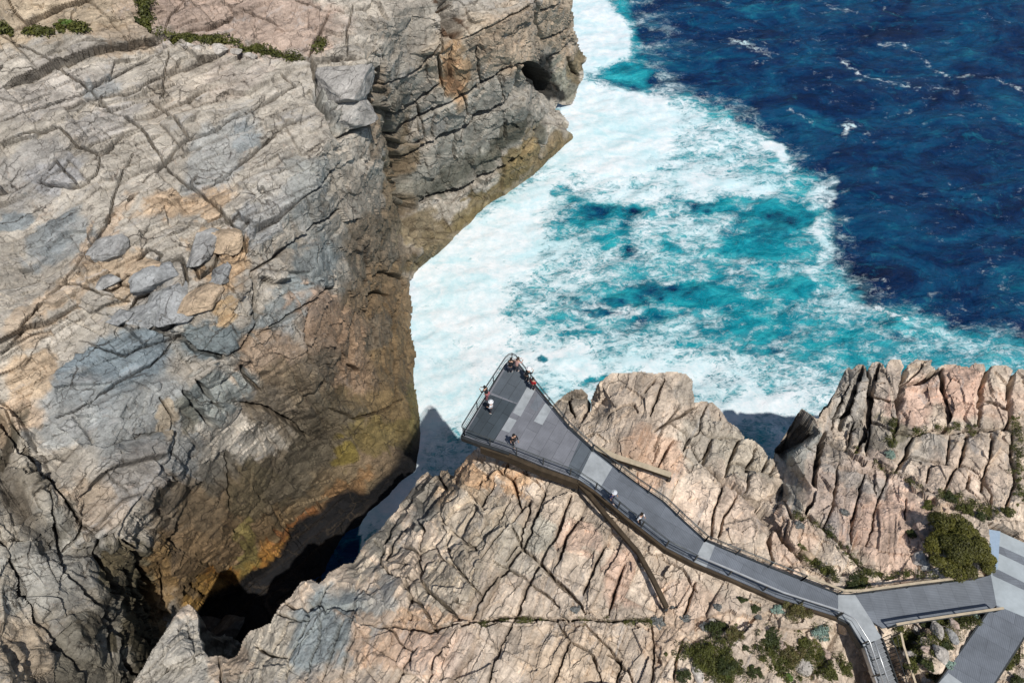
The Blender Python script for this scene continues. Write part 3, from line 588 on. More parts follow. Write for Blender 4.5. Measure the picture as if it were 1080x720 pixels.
# ------------------------------------------------------------------ THE NEAR CLIFF TOP
NP_ = [(110,800,29),(140,720,26.5),(160,682,27.5),(185,648,26.5),(197,636,25.5),(208,645,26),(213,670,26.3),(190,690,28.5),(215,695,27),(240,698,26.5),(250,688,26),(262,665,27),(285,655,28.5),(300,630,28.2),(318,612,28),(340,610,27.5),(348,600,26.8),(365,597,26.5),
 (372,590,25.5),(390,565,24.5),(400,557,22),(415,545,21),(430,520,19.5),(450,500,19.5),(462,497,20.5),(473,495,21.5),(490,480,25.5),(500,470,27.5),(540,440,30.5),(560,430,30.5),(588,422,29),(600,412,30.5),(613,410,31),(622,420,29.5),(630,400,32),(640,392,32.5),(680,391,33),(720,393,32.5),(733,410,32),(735,428,31.5),
 (748,422,31),(760,426,31),(775,445,31),(790,460,31),(800,466,30.8),(812,474,30.5),(828,490,30.5),(826,508,31),(824,520,30),
 (830,470,26.5),(818,476,25),(836,450,30),(845,431,33.3),(860,440,33.8),(836,480,33),(833,520,33),(870,440,32.5),(880,410,32),(893,387,32.5),(905,383,32.5),(925,382,33),(940,378,33.3),(955,384,32.5),(975,378,33),(990,378,33.5),(1010,385,33.5),(1040,382,34),(1070,386,34),(1100,388,34),(1170,390,34),
 (898,440,31.7),(865,455,33),(885,470,33),(905,400,33.6),(935,400,34),(970,400,33),(1010,420,34.5),(1060,420,34.5),(950,445,33.6),(1000,450,33.8),(960,500,34),(935,500,34),(1000,510,34.8),(1080,460,34.8),(1080,520,35.5),(1170,520,36),
 (900,540,34.4),(860,520,34),(850,580,34.4),(900,600,34.8),(950,560,35),(980,600,35.2),(1040,570,35.8),(1170,640,35),(1080,650,34.2),(1060,700,34.2),(1000,650,35),(930,620,35),(1010,700,35.2),(960,700,34.8),(885,715,33.8),(905,705,32.3),(925,722,30.6),(936,722,30.8),(938,690,33.4),(944,705,33.3),(950,722,33),(915,690,32.6),(952,700,34.2),(925,760,30),(900,640,34.6),
 (820,560,34),(780,530,33.6),(763,503,33),(745,480,32.6),(720,460,32.6),(700,430,33.5),(650,430,33),(630,450,32.5),(680,500,33.6),(740,560,34),(700,560,34),(820,610,34.5),(640,500,33),
 (600,480,31.8),(560,480,31),(520,490,30.3),(520,520,30.8),(490,515,29.3),(478,510,26.5),(460,540,27.5),(440,560,26.5),(415,570,24.6),(400,590,27.2),(380,615,28),(350,630,29),(330,650,29.7),
 (560,540,32.4),(500,580,31.8),(470,610,31.2),(430,620,30.4),(440,650,31),(400,660,30.6),(600,600,33.4),(540,640,32.6),(640,570,33.5),(660,620,34),(680,650,33.9),(620,650,33.2),(520,655,32.2),(467,662,31.4),
 (500,700,32.6),(420,710,31.5),(350,700,30.2),(300,690,29.2),(270,700,28.3),(600,700,33.4),(700,700,34.3),(760,660,34.4),(800,700,34.8),(860,670,34.6),(720,600,34.1),(780,630,34.3),
 (60,830,29),(80,740,27.5),(110,680,27),(150,610,26),(200,590,26),(350,560,25),(440,440,27),(540,360,31),(640,350,33),(720,350,32.5),(840,345,33),(900,350,33),(980,345,33.3),(1040,345,34),(1100,345,34),(1170,345,34),(110,830,30),(300,830,31),(600,830,34),(900,830,35.5),(1170,830,36),(40,910,29),(600,910,34),(1000,910,35.5),(1310,910,37),(1310,640,36.5),(1310,345,34),(1300,395,34),(1300,520,35.5)]
NS = Sheet(60, 1290, 350, 890, 1.0, NP_, 1)
NCR = [
 (2.2,.8,.3,[(380,655),(400,657),(433,661),(453,667),(467,662),(490,658),(510,655),(543,650),(587,652),(627,653),(677,653),(700,655)]),
 (2.2,.9,.5,[(575,517),(563,547),(553,573),(533,597),(513,623),(497,650)]),(2.4,.9,.5,[(602,523),(597,537),(587,563),(570,590),(553,620),(545,647)]),
 (1.8,.7,.4,[(613,543),(597,563),(590,590),(583,603)]),(1.8,.7,.4,[(640,572),(627,597),(615,627)]),(1.8,.7,.4,[(659,595),(647,623),(642,647)]),
 (2.2,.9,.5,[(540,555),(552,577),(573,597),(587,613),(600,625),(610,636),(617,648)]),(1.8,.7,.4,[(558,525),(557,537),(547,570),(533,590)]),
 (2.4,1.,.5,[(520,505),(507,527),(493,547),(480,567)]),(1.3,.45,.3,[(545,517),(525,545),(500,573),(478,590)]),(1.2,.4,.2,[(552,535),(530,560),(505,590)]),
 (2.4,1.,.5,[(440,603),(450,623),(470,637),(483,652)]),(1.8,.7,.4,[(455,575),(465,588),(477,593),(490,607),(507,628)]),(1.8,.7,.4,[(500,578),(487,570),(473,560),(468,575),(477,593)]),
 (1.8,.8,.4,[(485,523),(470,530),(462,543),(468,560),(455,575),(440,580)]),(1.6,.7,.4,[(440,603),(450,590),(465,588)]),(1.6,.7,.4,[(410,590),(425,575),(440,580),(440,603),(425,610)]),
 (1.8,.8,.4,[(425,557),(440,550),(447,560),(440,580)]),(2.,.9,.4,[(400,592),(412,605),(425,610),(432,630),(430,650)]),(1.8,.7,.4,[(432,630),(445,640),(455,655),(462,668)]),
 (1.5,.6,.4,[(500,510),(515,500),(525,490)]),(2.2,1.,.5,[(540,505),(546,520),(548,537),(558,525)]),(1.6,.7,.4,[(520,490),(530,500),(540,505),(556,500),(575,517)]),(1.5,.6,.4,[(556,500),(560,490)]),(1.5,.6,.4,[(535,488),(530,500)]),
 (1.3,.45,.3,[(560,612),(540,600),(520,590)]),(1.3,.45,.3,[(590,640),(575,625),(557,612)]),
 (2.0,.8,.3,[(483,667),(473,682),(463,697),(450,722)]),(1.6,.6,.3,[(543,653),(535,668),(527,680),(517,713),(512,730)]),(1.8,.8,.3,[(440,685),(425,700),(413,722)]),
 (1.4,.5,.3,[(617,657),(640,680),(663,707),(670,730)]),(1.4,.5,.3,[(587,655),(600,675),(592,700),(583,725)]),(1.4,.5,.3,[(600,675),(625,690),(635,720)]),(1.3,.5,.2,[(640,690),(655,695),(650,725)]),
 (1.4,.5,.2,[(688,660),(690,690),(687,722)]),(1.4,.5,.2,[(720,675),(712,700),(710,722)]),(1.3,.4,.2,[(400,657),(415,665),(425,680),(437,687)]),
 # blue grey slab, lower left
 (1.6,.6,.3,[(300,720),(303,690),(318,668),(325,648),(322,640),(335,640)]),(1.4,.5,.2,[(338,642),(334,675),(320,722)]),(1.4,.5,.2,[(362,650),(350,680),(338,722)]),(1.3,.45,.2,[(378,660),(365,690),(357,722)]),(2.2,1.,.3,[(345,612),(335,632),(340,640),(352,634),(372,635),(392,612)]),
 (2.0,.8,.4,[(268,680),(285,690),(300,692)]),(1.6,.7,.4,[(283,688),(293,672),(302,655),(318,650)]),(1.6,.7,.4,[(290,645),(305,650),(322,652)]),(1.6,.7,.4,[(272,722),(276,700),(283,688)]),(1.6,.6,.4,[(298,632),(310,640),(335,632)]),
 (1.4,.5,.2,[(160,722),(185,700),(215,688)]),(1.4,.5,.3,[(150,712),(175,680),(195,655)]),(1.2,.5,.2,[(197,655),(205,680),(206,700)]),(1.2,.5,.2,[(230,690),(235,722)]),
 (2.8,1.4,.3,[(462,500),(470,515),(455,530),(445,545),(430,556),(415,575),(408,590)]),(2.,1.,.3,[(395,570),(405,580),(395,600)]),(2.,1.,.3,[(420,545),(412,560),(405,575)]),
 # middle block
 (2.6,1.3,.5,[(720,457),(740,485),(763,503),(787,523),(817,550),(827,567),(850,592),(858,600)]),(1.8,.7,.4,[(720,478),(727,462),(738,453)]),(2.0,.9,.5,[(753,460),(749,473),(743,487)]),(2.0,.9,.5,[(780,463),(770,490),(766,500)]),
 (1.6,.6,.4,[(763,507),(753,540),(750,570)]),(1.4,.5,.3,[(780,520),(765,545),(757,572)]),(1.6,.7,.4,[(800,470),(790,490),(787,520)]),(1.5,.7,.4,[(770,483),(790,490),(808,497),(826,505)]),(1.3,.5,.4,[(812,480),(805,497)]),(1.3,.5,.4,[(820,487),(813,502)]),
 (1.6,.6,.3,[(640,440),(655,428),(668,425),(672,433)]),(1.3,.5,.2,[(690,400),(680,415)]),(1.4,.6,.2,[(700,398),(692,425),(686,440)]),(1.2,.4,.2,[(720,425),(700,450),(690,475)]),(2.4,1.2,.2,[(624,418),(620,432),(612,445)]),(1.6,.9,.2,[(600,418),(602,430),(606,440)]),
 (1.5,.6,.4,[(735,428),(722,438),(706,445)]),(1.4,.5,.3,[(748,423),(740,440),(738,453),(753,460),(780,463)]),(1.4,.5,.3,[(690,455),(706,445),(715,455),(720,457)]),(1.3,.5,.2,[(695,470),(689,488)]),(1.3,.5,.2,[(710,465),(700,480),(690,500)]),
 (1.4,.5,.3,[(815,550),(813,575),(816,590),(805,588)]),(1.3,.4,.2,[(700,590),(720,600),(735,625)]),(1.4,.5,.2,[(735,612),(725,640),(720,650)]),
 # pinnacle and right blocks
 (3.2,1.8,.5,[(873,452),(868,465),(862,485),(860,500),(857,527),(850,540)]),(1.6,.6,.4,[(887,487),(883,510),(882,527),(870,553)]),(1.6,.6,.3,[(912,498),(907,520),(900,547),(897,573)]),(1.4,.5,.3,[(937,500),(930,520),(923,537),(917,573)]),(1.2,.4,.2,[(958,523),(955,545)]),
 (2.4,1.1,.4,[(862,447),(870,457),(890,470),(910,480),(933,493),(953,503),(973,517),(985,522)]),(2.4,1.1,.4,[(828,530),(835,545),(853,543),(868,555),(883,570),(895,580),(907,592),(915,600)]),(1.4,.5,.2,[(848,470),(860,474)]),
 (3.6,2.0,.5,[(909,385),(903,400),(898,420),(893,437),(888,450)]),(3.0,1.6,.5,[(926,382),(921,400),(917,420),(913,447),(907,470),(902,480)]),(2.2,1.1,.4,[(913,388),(918,398),(921,405)]),(3.6,2.0,.6,[(955,382),(953,400),(950,427),(946,450),(942,462)]),
 (3.,1.6,.4,[(960,405),(972,402),(985,395),(995,388)]),(3.2,1.6,.6,[(987,383),(993,403),(997,425),(1000,447),(992,452)]),(3.2,1.7,.6,[(1043,384),(1038,405),(1037,420),(1032,447)]),(2.8,1.4,.5,[(1071,388),(1067,410),(1067,433),(1063,450)]),
 (2.,.9,.5,[(1040,420),(1055,424),(1066,430)]),(2.,.9,.5,[(900,450),(917,443),(930,448),(947,455),(967,457),(985,452),(1007,453),(1020,450),(1040,452),(1063,450),(1080,447)]),
 (2.,.9,.5,[(965,457),(958,470),(957,480),(948,490),(942,500)]),(1.8,.8,.5,[(1004,455),(1002,470),(1000,487),(985,490),(980,493),(977,510)]),(1.8,.8,.5,[(1022,455),(1017,475),(1014,487),(1005,500),(995,520)]),
 (1.8,.8,.5,[(1047,455),(1046,470),(1043,487),(1040,500),(1036,515)]),(1.6,.7,.5,[(1014,487),(1030,495),(1040,505),(1047,520),(1045,540)]),(1.6,.7,.5,[(957,478),(980,483),(1000,487)]),(1.6,.7,.5,[(895,470),(897,455),(901,445)]),(1.6,.7,.5,[(917,445),(915,462),(913,480)]),
 (1.6,.7,.5,[(1068,450),(1066,480),(1070,510),(1062,535)]),(1.3,.5,.3,[(1025,500),(1020,515),(1035,525)]),(1.3,.5,.4,[(880,440),(893,437)]),(1.6,.8,.5,[(880,450),(885,430),(895,405)]),(1.2,.5,.4,[(918,418),(935,422),(948,420)]),
 (1.4,.6,.4,[(975,380),(968,392),(955,405)]),
]
for (wd, dp, pl, ln) in NCR: NS.carve(ln, wd * .72, dp * .9, .9, pl)
NREG = regions(NS, (60, 1., .75), [
 ([(400,500),(560,490),(600,500),(700,600),(690,655),(560,650),(460,660),(400,600)], 61, 1.05, .95),
 ([(400,540),(470,500),(520,560),(480,660),(400,640)], 50, .75, 1.0),
 ([(230,820),(230,680),(320,600),(460,660),(690,658),(720,820)], 62, 1.15, .8),
 ([(100,820),(100,600),(240,620),(240,820)], 48, .7, 1.2),
 ([(580,380),(740,380),(830,480),(850,600),(760,580),(600,470)], 68, 1.5, .45),
 ([(735,415),(840,480),(860,600),(800,550),(720,470)], 60, .8, .8),
 ([(820,420),(880,430),(1000,540),(960,620),(850,600)], 72, 1.3, .55),
 ([(860,370),(1340,370),(1340,460),(870,450)], 82, 1.3, .5),
 ([(900,445),(1340,455),(1340,560),(1000,540),(900,480)], 78, 1.1, .55),
 ([(690,650),(900,650),(1340,640),(1340,820),(690,820)], 50, .5, .9)])
NB, NF, NO = rock_detail(NS, NREG, 3.0, 5.2, .46, 21, joint=.24, wallrow=3., wallcell=3.)
_pm = boxblur(inpoly(NS.U, NS.Vv, [(812,478),(845,428),(864,438),(862,520),(836,548),(822,520)]).astype(np.float32), 3, 2); NS.D *= (1 - .7 * _pm)
NC = paint(NS, (.44, .375, .31), [
 (300,690,120,40,20,(.36,.345,.30),.7),(180,690,50,50,30,(.34,.335,.31),.85),(345,670,40,60,-20,(.215,.25,.265),.95),(390,640,40,22,30,(.27,.29,.29),.7),(240,700,20,20,0,(.40,.32,.25),.7),
 (420,680,50,30,0,(.47,.32,.22),.6),(460,690,60,30,0,PK,.5),(530,690,60,30,0,(.40,.345,.29),.6),(600,690,60,36,0,(.44,.35,.26),.6),(430,650,80,10,0,(.50,.34,.22),.5),
 (500,550,40,60,40,(.42,.37,.30),.7),(470,610,40,36,0,(.40,.36,.29),.6),(520,500,50,14,-20,(.52,.35,.215),.8),(480,510,30,18,0,(.50,.36,.23),.6),(455,545,16,20,0,(.28,.28,.26),.8),(610,570,30,18,-30,(.50,.355,.28),.6),(655,610,22,28,0,(.49,.34,.265),.65),(570,560,20,30,40,(.33,.33,.29),.7),(540,580,30,40,40,(.36,.345,.30),.5),
 (410,560,22,26,40,(.17,.17,.155),.8),(445,520,20,22,40,(.13,.13,.12),.8),(470,500,16,12,0,(.15,.14,.12),.7),(380,590,20,14,0,(.30,.28,.24),.7),
 (680,430,50,36,0,(.40,.335,.275),.7),(720,410,20,16,0,(.30,.28,.25),.6),(690,480,50,30,0,(.50,.36,.27),.8),(750,460,30,30,0,(.33,.315,.275),.6),(790,485,36,24,-40,(.33,.31,.26),.6),(760,540,50,30,-30,(.48,.385,.315),.7),(600,425,16,16,0,(.24,.22,.19),.8),
 (848,455,20,36,0,(.235,.245,.235),.9),(838,500,14,40,0,(.25,.25,.23),.8),(870,480,16,40,-10,(.36,.32,.28),.8),(910,520,60,50,-20,(.43,.345,.30),.7),(885,555,16,16,0,(.30,.28,.27),.5),(910,500,40,12,-25,(.29,.285,.27),.6),(950,560,60,50,0,(.52,.375,.30),.7),(840,570,30,30,-40,(.45,.34,.27),.7),
 (905,420,22,40,0,(.27,.26,.24),.85),(935,420,18,36,0,(.36,.31,.27),.7),(970,425,28,34,0,(.45,.32,.26),.8),(1015,415,28,32,0,(.52,.36,.285),.85),(1060,420,30,30,0,(.46,.35,.285),.7),(930,460,30,18,0,(.30,.285,.25),.6),(980,475,22,16,0,(.29,.28,.26),.7),(1010,510,50,40,0,(.42,.34,.28),.7),(1040,480,30,30,0,(.40,.335,.275),.6),(940,450,10,14,0,(.10,.095,.04),.5),
 (740,640,60,24,-20,(.50,.38,.30),.6),(800,680,80,40,0,(.44,.36,.29),.6),(775,670,14,50,0,(.47,.40,.335),.7),(700,670,30,40,0,(.48,.37,.28),.7),
 (1055,620,60,30,0,(.40,.30,.22),.5),
])
NOUT = [(100,830),(132,735),(142,716),(150,704),(160,684),(172,668),(184,649),(192,640),(199,636),(206,642),(210,652),(210,668),(214,684),(220,692),(232,690),(242,694),(250,690),(255,676),(263,664),(270,662),(285,656),(290,645),(298,634),(306,628),(318,612),(328,610),(336,614),(343,608),
 (347,602),(356,598),(362,594),(372,592),(380,580),(388,568),(398,560),(402,556),(408,548),(418,540),(424,530),(432,520),(440,506),(450,497),(458,503),(464,496),(472,495),(476,500),(487,489),(492,480),(500,474),(515,462),(535,450),(552,440),(566,438),(578,432),(586,424),(594,416),(604,411),(614,410),(620,415),(622,424),(626,414),(630,404),(640,396),(645,392),(660,393),(676,391),(690,393),(710,391),(724,394),(731,400),
 (732,412),(734,424),(742,422),(753,424),(760,432),(768,444),(778,450),(786,461),(796,463),(802,468),(808,476),(812,483),(816,484),(816,474),(823,466),(830,455),(838,441),(845,430),(852,434),(861,440),(863,441),(868,432),(874,428),(880,414),(886,402),(890,392),(895,386),(898,389),(904,384),(911,383),(915,388),(920,381),(928,380),(934,386),(938,379),(950,378),(953,387),(958,384),(966,378),(984,379),(982,385),(988,388),
 (994,384),(1005,383),(1010,384),(1022,386),(1028,382),(1038,383),(1041,387),(1050,384),(1064,385),(1070,391),(1075,388),(1090,391),(1130,388),(1160,395),(1340,390),(1240,402),(1285,398),(1285,880),(80,880)]
DECKPOLYS = []   # filled by the boardwalk section: (poly world xy, z)
# ------------------------------------------------------------------ boardwalk plan (world points on the deck level)
ZD = DECK
def g(u, v, z=ZD): return at(u, v, z)
PLATFORM = [(488,459),(534,384),(539,380),(545,382),(575,422),(600,452),(625,474),(610,505),(570,490),(537,476),(507,466)]
WALK1 = [(625,474),(648,493),(672,511),(700,530),(722,551),(743,570),(732,592),(703,577),(662,545),(628,517),(610,505)]
WALK2 = [(743,570),(765,580),(820,602),(884,627),(884,650),(820,630),(765,606),(732,592)]
LAND = [(884,627),(902,627),(920,655),(930,672),(911,681),(896,656),(884,650)]
EAST = [(902,627),(960,619),(1027,611),(1045,606),(1051,638),(1051,643),(1000,651),(960,657),(931,662),(920,655)]
PLAZA = [(1045,558),(1056,561),(1120,590),(1170,618),(1200,690),(1150,712),(1080,650),(1051,638),(1045,606)]
BRANCH = [(1051,638),(1080,650),(1090,655),(1047,722),(1010,790),(950,790),(990,720),(1043,645)]
BEAMS = [[(487,470),(610,515),(730,612),(884,662),(884,650),(610,500),(487,460)]]
def clampz(sh):
    for poly in (PLATFORM, WALK1, WALK2, LAND, EAST, PLAZA, BRANCH):
        W = [g(u, v)[:2] for u, v in poly]
        cx = sum(p[0] for p in W) / len(W); cy = sum(p[1] for p in W) / len(W)
        m = inpoly(sh.P2[..., 0], sh.P2[..., 1], [(p[0] + .35 * np.sign(p[0] - cx), p[1] + .35 * np.sign(p[1] - cy)) for p in W])
        top = ZD - .42
        sh.P2[..., 2] = np.where(m & (sh.P2[..., 2] > top), top - .1 * (sh.P2[..., 2] - top), sh.P2[..., 2])
NC *= np.array([1.30, 1.25, 1.17], np.float32)
tag(finish(NS, "ground", NOUT, NC * streak(NS, NREG, 4., .10)[..., None], NB, skirt=(0.0, 0.0), zclamp=clampz, mat=ROCK), kind='structure')

# ------------------------------------------------------------------ SEA
def raster_fields():
    st = 1.5
    us = np.arange(380, 1190, st, dtype=np.float32); vs = np.arange(-90, 640, st, dtype=np.float32)
    U, Vv = np.meshgrid(us, vs)
    n1 = fbm(U / 40, Vv / 22, 1., 5); n2 = fbm(U / 40 + 30, Vv / 22, 2., 5)
    WU, WV = U + 20 * n1, Vv + 14 * n2
    n3 = perlin(U / 9, Vv / 6, 31.) ; n4 = perlin(U / 9, Vv / 6, 35.)
    WU, WV = U + 30 * n1 + 5 * n3, Vv + 22 * n2 + 4 * n4
    F = np.full_like(U, -.25)
    def lay(val, poly, bl=3, k=1.):
        nonlocal F
        m_ = boxblur(inpoly(WU, WV, poly).astype(np.float32), bl, 2) * k; F = F * (1 - m_) + val * m_
    def blob(val, u, v, ru, rv, rot, k=1.):
        nonlocal F
        c, s = math.cos(R(rot)), math.sin(R(rot)); du, dv = WU - u, WV - v
        q = np.sqrt(((du * c - dv * s) / ru) ** 2 + ((du * s + dv * c) / rv) ** 2); m_ = (1 - smooth(.55, 1.25, q)) * k; F = F * (1 - m_) + val * m_
    lay(.30, [(560,-80),(640,-80),(680,-40),(700,0),(735,30),(745,60),(700,75),(660,85),(640,95),(560,80)], 7)
    lay(.33, [(690,60),(760,90),(820,120),(880,180),(910,240),(905,280),(950,310),(1060,335),(1200,350),(1200,400),(560,400),(560,60)], 6)
    lay(.41, [(560,60),(700,85),(742,100),(792,128),(838,172),(866,205),(880,235),(872,265),(896,300),(920,322),(985,340),(1050,356),(1110,366),(1200,380),(1200,660),(360,660),(360,250)], 3)
    blob(.36, 960, 360, 140, 34, -6); blob(.58, 868, 205, 16, 22, -40); blob(.60, 862, 262, 16, 40, -10); blob(.50, 880, 320, 30, 18, -20); blob(.48, 1000, 358, 60, 9, -12)
    lay(1.0, [(560,-80),(606,-80),(618,-20),(640,2),(658,22),(664,44),(656,66),(632,82),(600,92),(560,90)], 2)
    lay(.30, [(610,72),(700,70),(705,88),(650,96),(612,92)], 2); blob(.12, 660, 80, 36, 8, 5); blob(.45, 625, 88, 20, 8, 5)
    lay(.64, [(590,92),(650,94),(712,100),(745,118),(790,134),(830,172),(836,200),(790,206),(730,208),(650,214),(560,200)], 2)
    lay(1.05, [(580,96),(650,96),(702,104),(714,125),(706,150),(690,170),(665,182),(620,184),(590,168)], 3)
    blob(.48, 800, 170, 30, 22, -35); blob(.55, 742, 158, 26, 20, -20); blob(.80, 760, 196, 60, 7, -4); blob(.85, 820, 160, 18, 10, -40)
    # cove
    lay(.93, [(360,260),(440,286),(500,236),(545,206),(585,182),(600,196),(590,214),(570,235),(566,262),(600,280),(560,296),(520,312),(545,335),(560,360),(600,376),(590,400),(520,520),(360,560)], 6)
    lay(.58, [(585,255),(640,250),(665,272),(640,298),(590,306),(560,290)], 5); lay(.54, [(650,215),(740,220),(760,250),(735,285),(690,280),(650,250)], 6)
    lay(.64, [(545,345),(640,342),(700,358),(760,372),(830,392),(870,400),(900,420),(860,470),(560,470),(530,400)], 8); blob(.92, 590, 382, 40, 16, -8); blob(.9, 800, 432, 50, 20, 10); blob(.95, 700, 388, 50, 10, -4)
    blob(.55, 640, 325, 50, 12, 0); blob(.52, 560, 325, 30, 14, 0)
    for q in [(.10,628,226,25,12,16),(.14,668,221,14,9,14),(.30,590,202,18,9,16),(.30,650,238,12,20,-40),(.08,822,228,44,20,4),(.10,800,262,40,18,0),(.12,756,218,34,8,-8),(.30,850,262,16,20,0),(.22,645,258,26,5,12),(.30,664,268,8,6,0),(.34,710,258,14,10,0),
              (.08,690,306,64,8,11),(.06,745,312,44,13,0),(.16,635,330,18,4,12),(.24,690,334,34,7,8),(.30,608,317,24,3,5),(.32,612,352,30,5,-4),(.15,572,380,10,7,-20),(.26,765,346,36,8,15),(.24,810,356,36,9,24),(.26,790,330,30,12,10),(.22,835,305,26,16,-10),(.30,630,398,16,5,0),(.30,870,360,30,10,10),(.3,720,368,16,5,0)]:
        blob(*q, .95)
    n6 = fbm(U / 24 + 9, Vv / 9, 51., 5); n8 = fbm(U / 14, Vv / 8, 61., 4)
    F = F + .34 * n6 * np.clip(1.3 - F, 0, 1) * (F > -.2)
    # shallow, aerated (turquoise) water
    m = inpoly(U + 46 * n1 + 9 * n3, Vv + 34 * n2 + 7 * n4, [(300,-200),(600,-200),(625,-60),(655,0),(690,40),(664,84),(712,98),(745,110),(790,134),(834,176),(858,206),(872,236),(864,268),(886,300),(912,326),(960,334),(1010,350),(1060,362),(1200,384),(1200,700),(300,700)]).astype(np.float32)
    T = boxblur(m, 3, 2); T = np.maximum(T, .45 * boxblur(m, 16, 2))
    for (u, v, ru, rv, rot, a) in [(690,304,70,7,11,.8),(628,226,24,9,15,.8),(668,222,12,7,15,.8),(738,213,22,5,-8,.8),(805,236,50,8,5,.6),(655,80,50,10,0,.7),(640,330,26,4,12,.8),(605,318,26,4,5,.6),(660,260,26,5,8,.7),(680,338,30,5,8,.6),(820,360,36,6,25,.5),(572,380,12,7,-20,.6),(938,345,26,5,-20,.7),(755,322,40,5,4,.6),(800,270,30,5,0,.4),(640,400,20,4,0,.4)]:
        c, s = math.cos(R(rot)), math.sin(R(rot)); du, dv = WU - u, WV - v
        T -= a * np.exp(-1.1 * (((du * c - dv * s) / ru) ** 2 + ((du * s + dv * c) / rv) ** 2))
    # the head of the chasm: only a thin strip of foam reaches in, shade painted into its colours
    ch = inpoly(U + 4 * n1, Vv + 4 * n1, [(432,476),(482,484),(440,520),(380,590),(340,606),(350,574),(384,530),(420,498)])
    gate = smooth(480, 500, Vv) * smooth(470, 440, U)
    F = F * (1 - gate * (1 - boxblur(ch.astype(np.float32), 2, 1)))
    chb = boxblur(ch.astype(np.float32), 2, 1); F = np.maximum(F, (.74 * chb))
    sh_ = boxblur(inpoly(U + 5 * n1, Vv + 4 * n2, [(452,452),(500,446),(520,480),(470,510),(440,500)]).astype(np.float32), 4, 2); F = F * (1 - sh_) + .60 * sh_  # foam thinned beside the platform, painting its shadow's blue tint
    sh_ = boxblur(inpoly(U + 5 * n1, Vv + 4 * n2, [(770,440),(830,440),(840,500),(790,490)]).astype(np.float32), 4, 2); F = F * (1 - sh_) + .60 * sh_  # likewise thinned in the pinnacle notch for a painted blue shade
    F = np.clip(F, -.3, 1.3)
    # shallow, aerated (turquoise) water
    m = inpoly(U + 22 * n1, Vv + 16 * n2, [(300,-200),(610,-200),(640,-60),(665,20),(690,90),(740,105),(790,130),(835,170),(862,200),(880,232),(872,265),(895,300),(915,322),(960,326),(1010,345),(1060,358),(1200,380),(1200,700),(300,700)]).astype(np.float32)
    T = boxblur(m, 4, 2)
    # dark troughs inside it
    for (u, v, ru, rv, rot, a) in [(690,308,80,9,12,.75),(628,226,26,12,15,.75),(668,222,14,9,15,.7),(735,215,26,8,-8,.7),(815,238,60,12,5,.55),(655,95,60,14,0,.7),(640,330,30,6,12,.8),(605,318,30,5,5,.6),(660,268,30,7,0,.6),(680,343,34,8,10,.5),(820,362,40,10,25,.45),(572,380,14,9,-20,.6),(940,348,30,7,-20,.55),(800,440,40,10,0,.2),(740,330,60,6,10,.3)]:
        c, s = math.cos(R(rot)), math.sin(R(rot)); du, dv = WU - u, WV - v
        T -= a * np.exp(-1.1 * (((du * c - dv * s) / ru) ** 2 + ((du * s + dv * c) / rv) ** 2))
    T = T + 1.5 * n8 * T * (1 - T) * 2 + .25 * n6 * T
    T = np.clip(T, 0, 1) * (1 - .95 * gate * (1 - chb))  # turquoise removed in the chasm to paint its water as shaded
    # whitecaps and foam lines on the open sea
    L = np.zeros_like(U)
    for (wd, a, ln) in [(2.6,1.0,[(884,62),(898,72),(913,80),(940,89),(967,93),(990,93),(1010,97)]),(2.4,.9,[(925,48),(952,47),(970,58),(983,72),(1000,79),(1015,82),(1033,78),(1055,86),(1080,95),(1110,104)]),
        (4,1.1,[(770,42),(790,50),(812,58)]),(3,.8,[(868,0),(880,9),(905,14)]),(2.4,.9,[(831,115),(845,120),(858,129)]),(2.2,.7,[(861,159),(868,163),(877,169)]),(2.2,.6,[(930,144),(945,150),(960,156)]),
        (3.,.7,[(998,196),(1015,200),(1026,204),(1037,214)]),(2.6,1.5,[(892,143),(893,136),(891,131),(900,130),(901,132)]),(9,.6,[(963,240),(980,246),(995,255)]),(6,.6,[(1043,275),(1060,290),(1068,318)]),(4,.6,[(835,152),(836,165),(834,175)]),(5,.6,[(880,232),(868,243),(862,230)]),
        (5,1.3,[(908,326),(925,326),(940,332),(955,338)]),(3.5,.8,[(955,338),(970,345),(985,350)]),(3,.9,[(967,334),(980,338)]),(3,.8,[(988,331),(994,333)]),(4,.7,[(1032,284),(1050,288)]),(7,.6,[(1040,312),(1060,320),(1080,322)]),(5,.6,[(1055,300),(1075,285)]),(6,.7,[(920,295),(935,298),(938,304)]),
        (6,.6,[(905,262),(895,270)]),(3,.7,[(1068,265),(1072,268)]),(4,.5,[(1010,240),(1030,246)]),(3,.8,[(930,0),(934,6),(932,12)]),(2,.6,[(790,86),(797,92)]),(3,.6,[(845,73),(870,80)]),(2.4,.5,[(700,46),(730,55),(760,60)]),(2.2,.5,[(740,45),(790,75)]),
        (2.4,.7,[(1030,10),(1050,20),(1085,28)]),(3,.6,[(1025,-20),(1060,-30)]),(3,.5,[(760,-30),(800,-20),(830,-10)]),(3,.7,[(1110,200),(1140,215)]),(3,.6,[(1000,120),(1020,128)]),(2.4,.5,[(1040,150),(1056,156)]),(4,.6,[(1020,360),(1045,372),(1060,376)]),(4,.6,[(1030,345),(1060,352)]),(3,.6,[(780,128),(796,130)])]:
        best = np.full(U.shape, 1e9, np.float32)
        n3 = 3.2 * perlin(U / 9, Vv / 6, 6.) + 1.4 * perlin(U / 3.5, Vv / 3, 6.)
        for k in range(len(ln) - 1):
            ax, ay = ln[k]; bx, by = ln[k + 1]; l2 = (bx - ax) ** 2 + (by - ay) ** 2
            t = np.clip(((U - ax) * (bx - ax) + (Vv + n3 - ay) * (by - ay)) / l2, 0, 1)
            best = np.minimum(best, np.hypot(U - ax - t * (bx - ax), Vv + n3 - ay - t * (by - ay)))
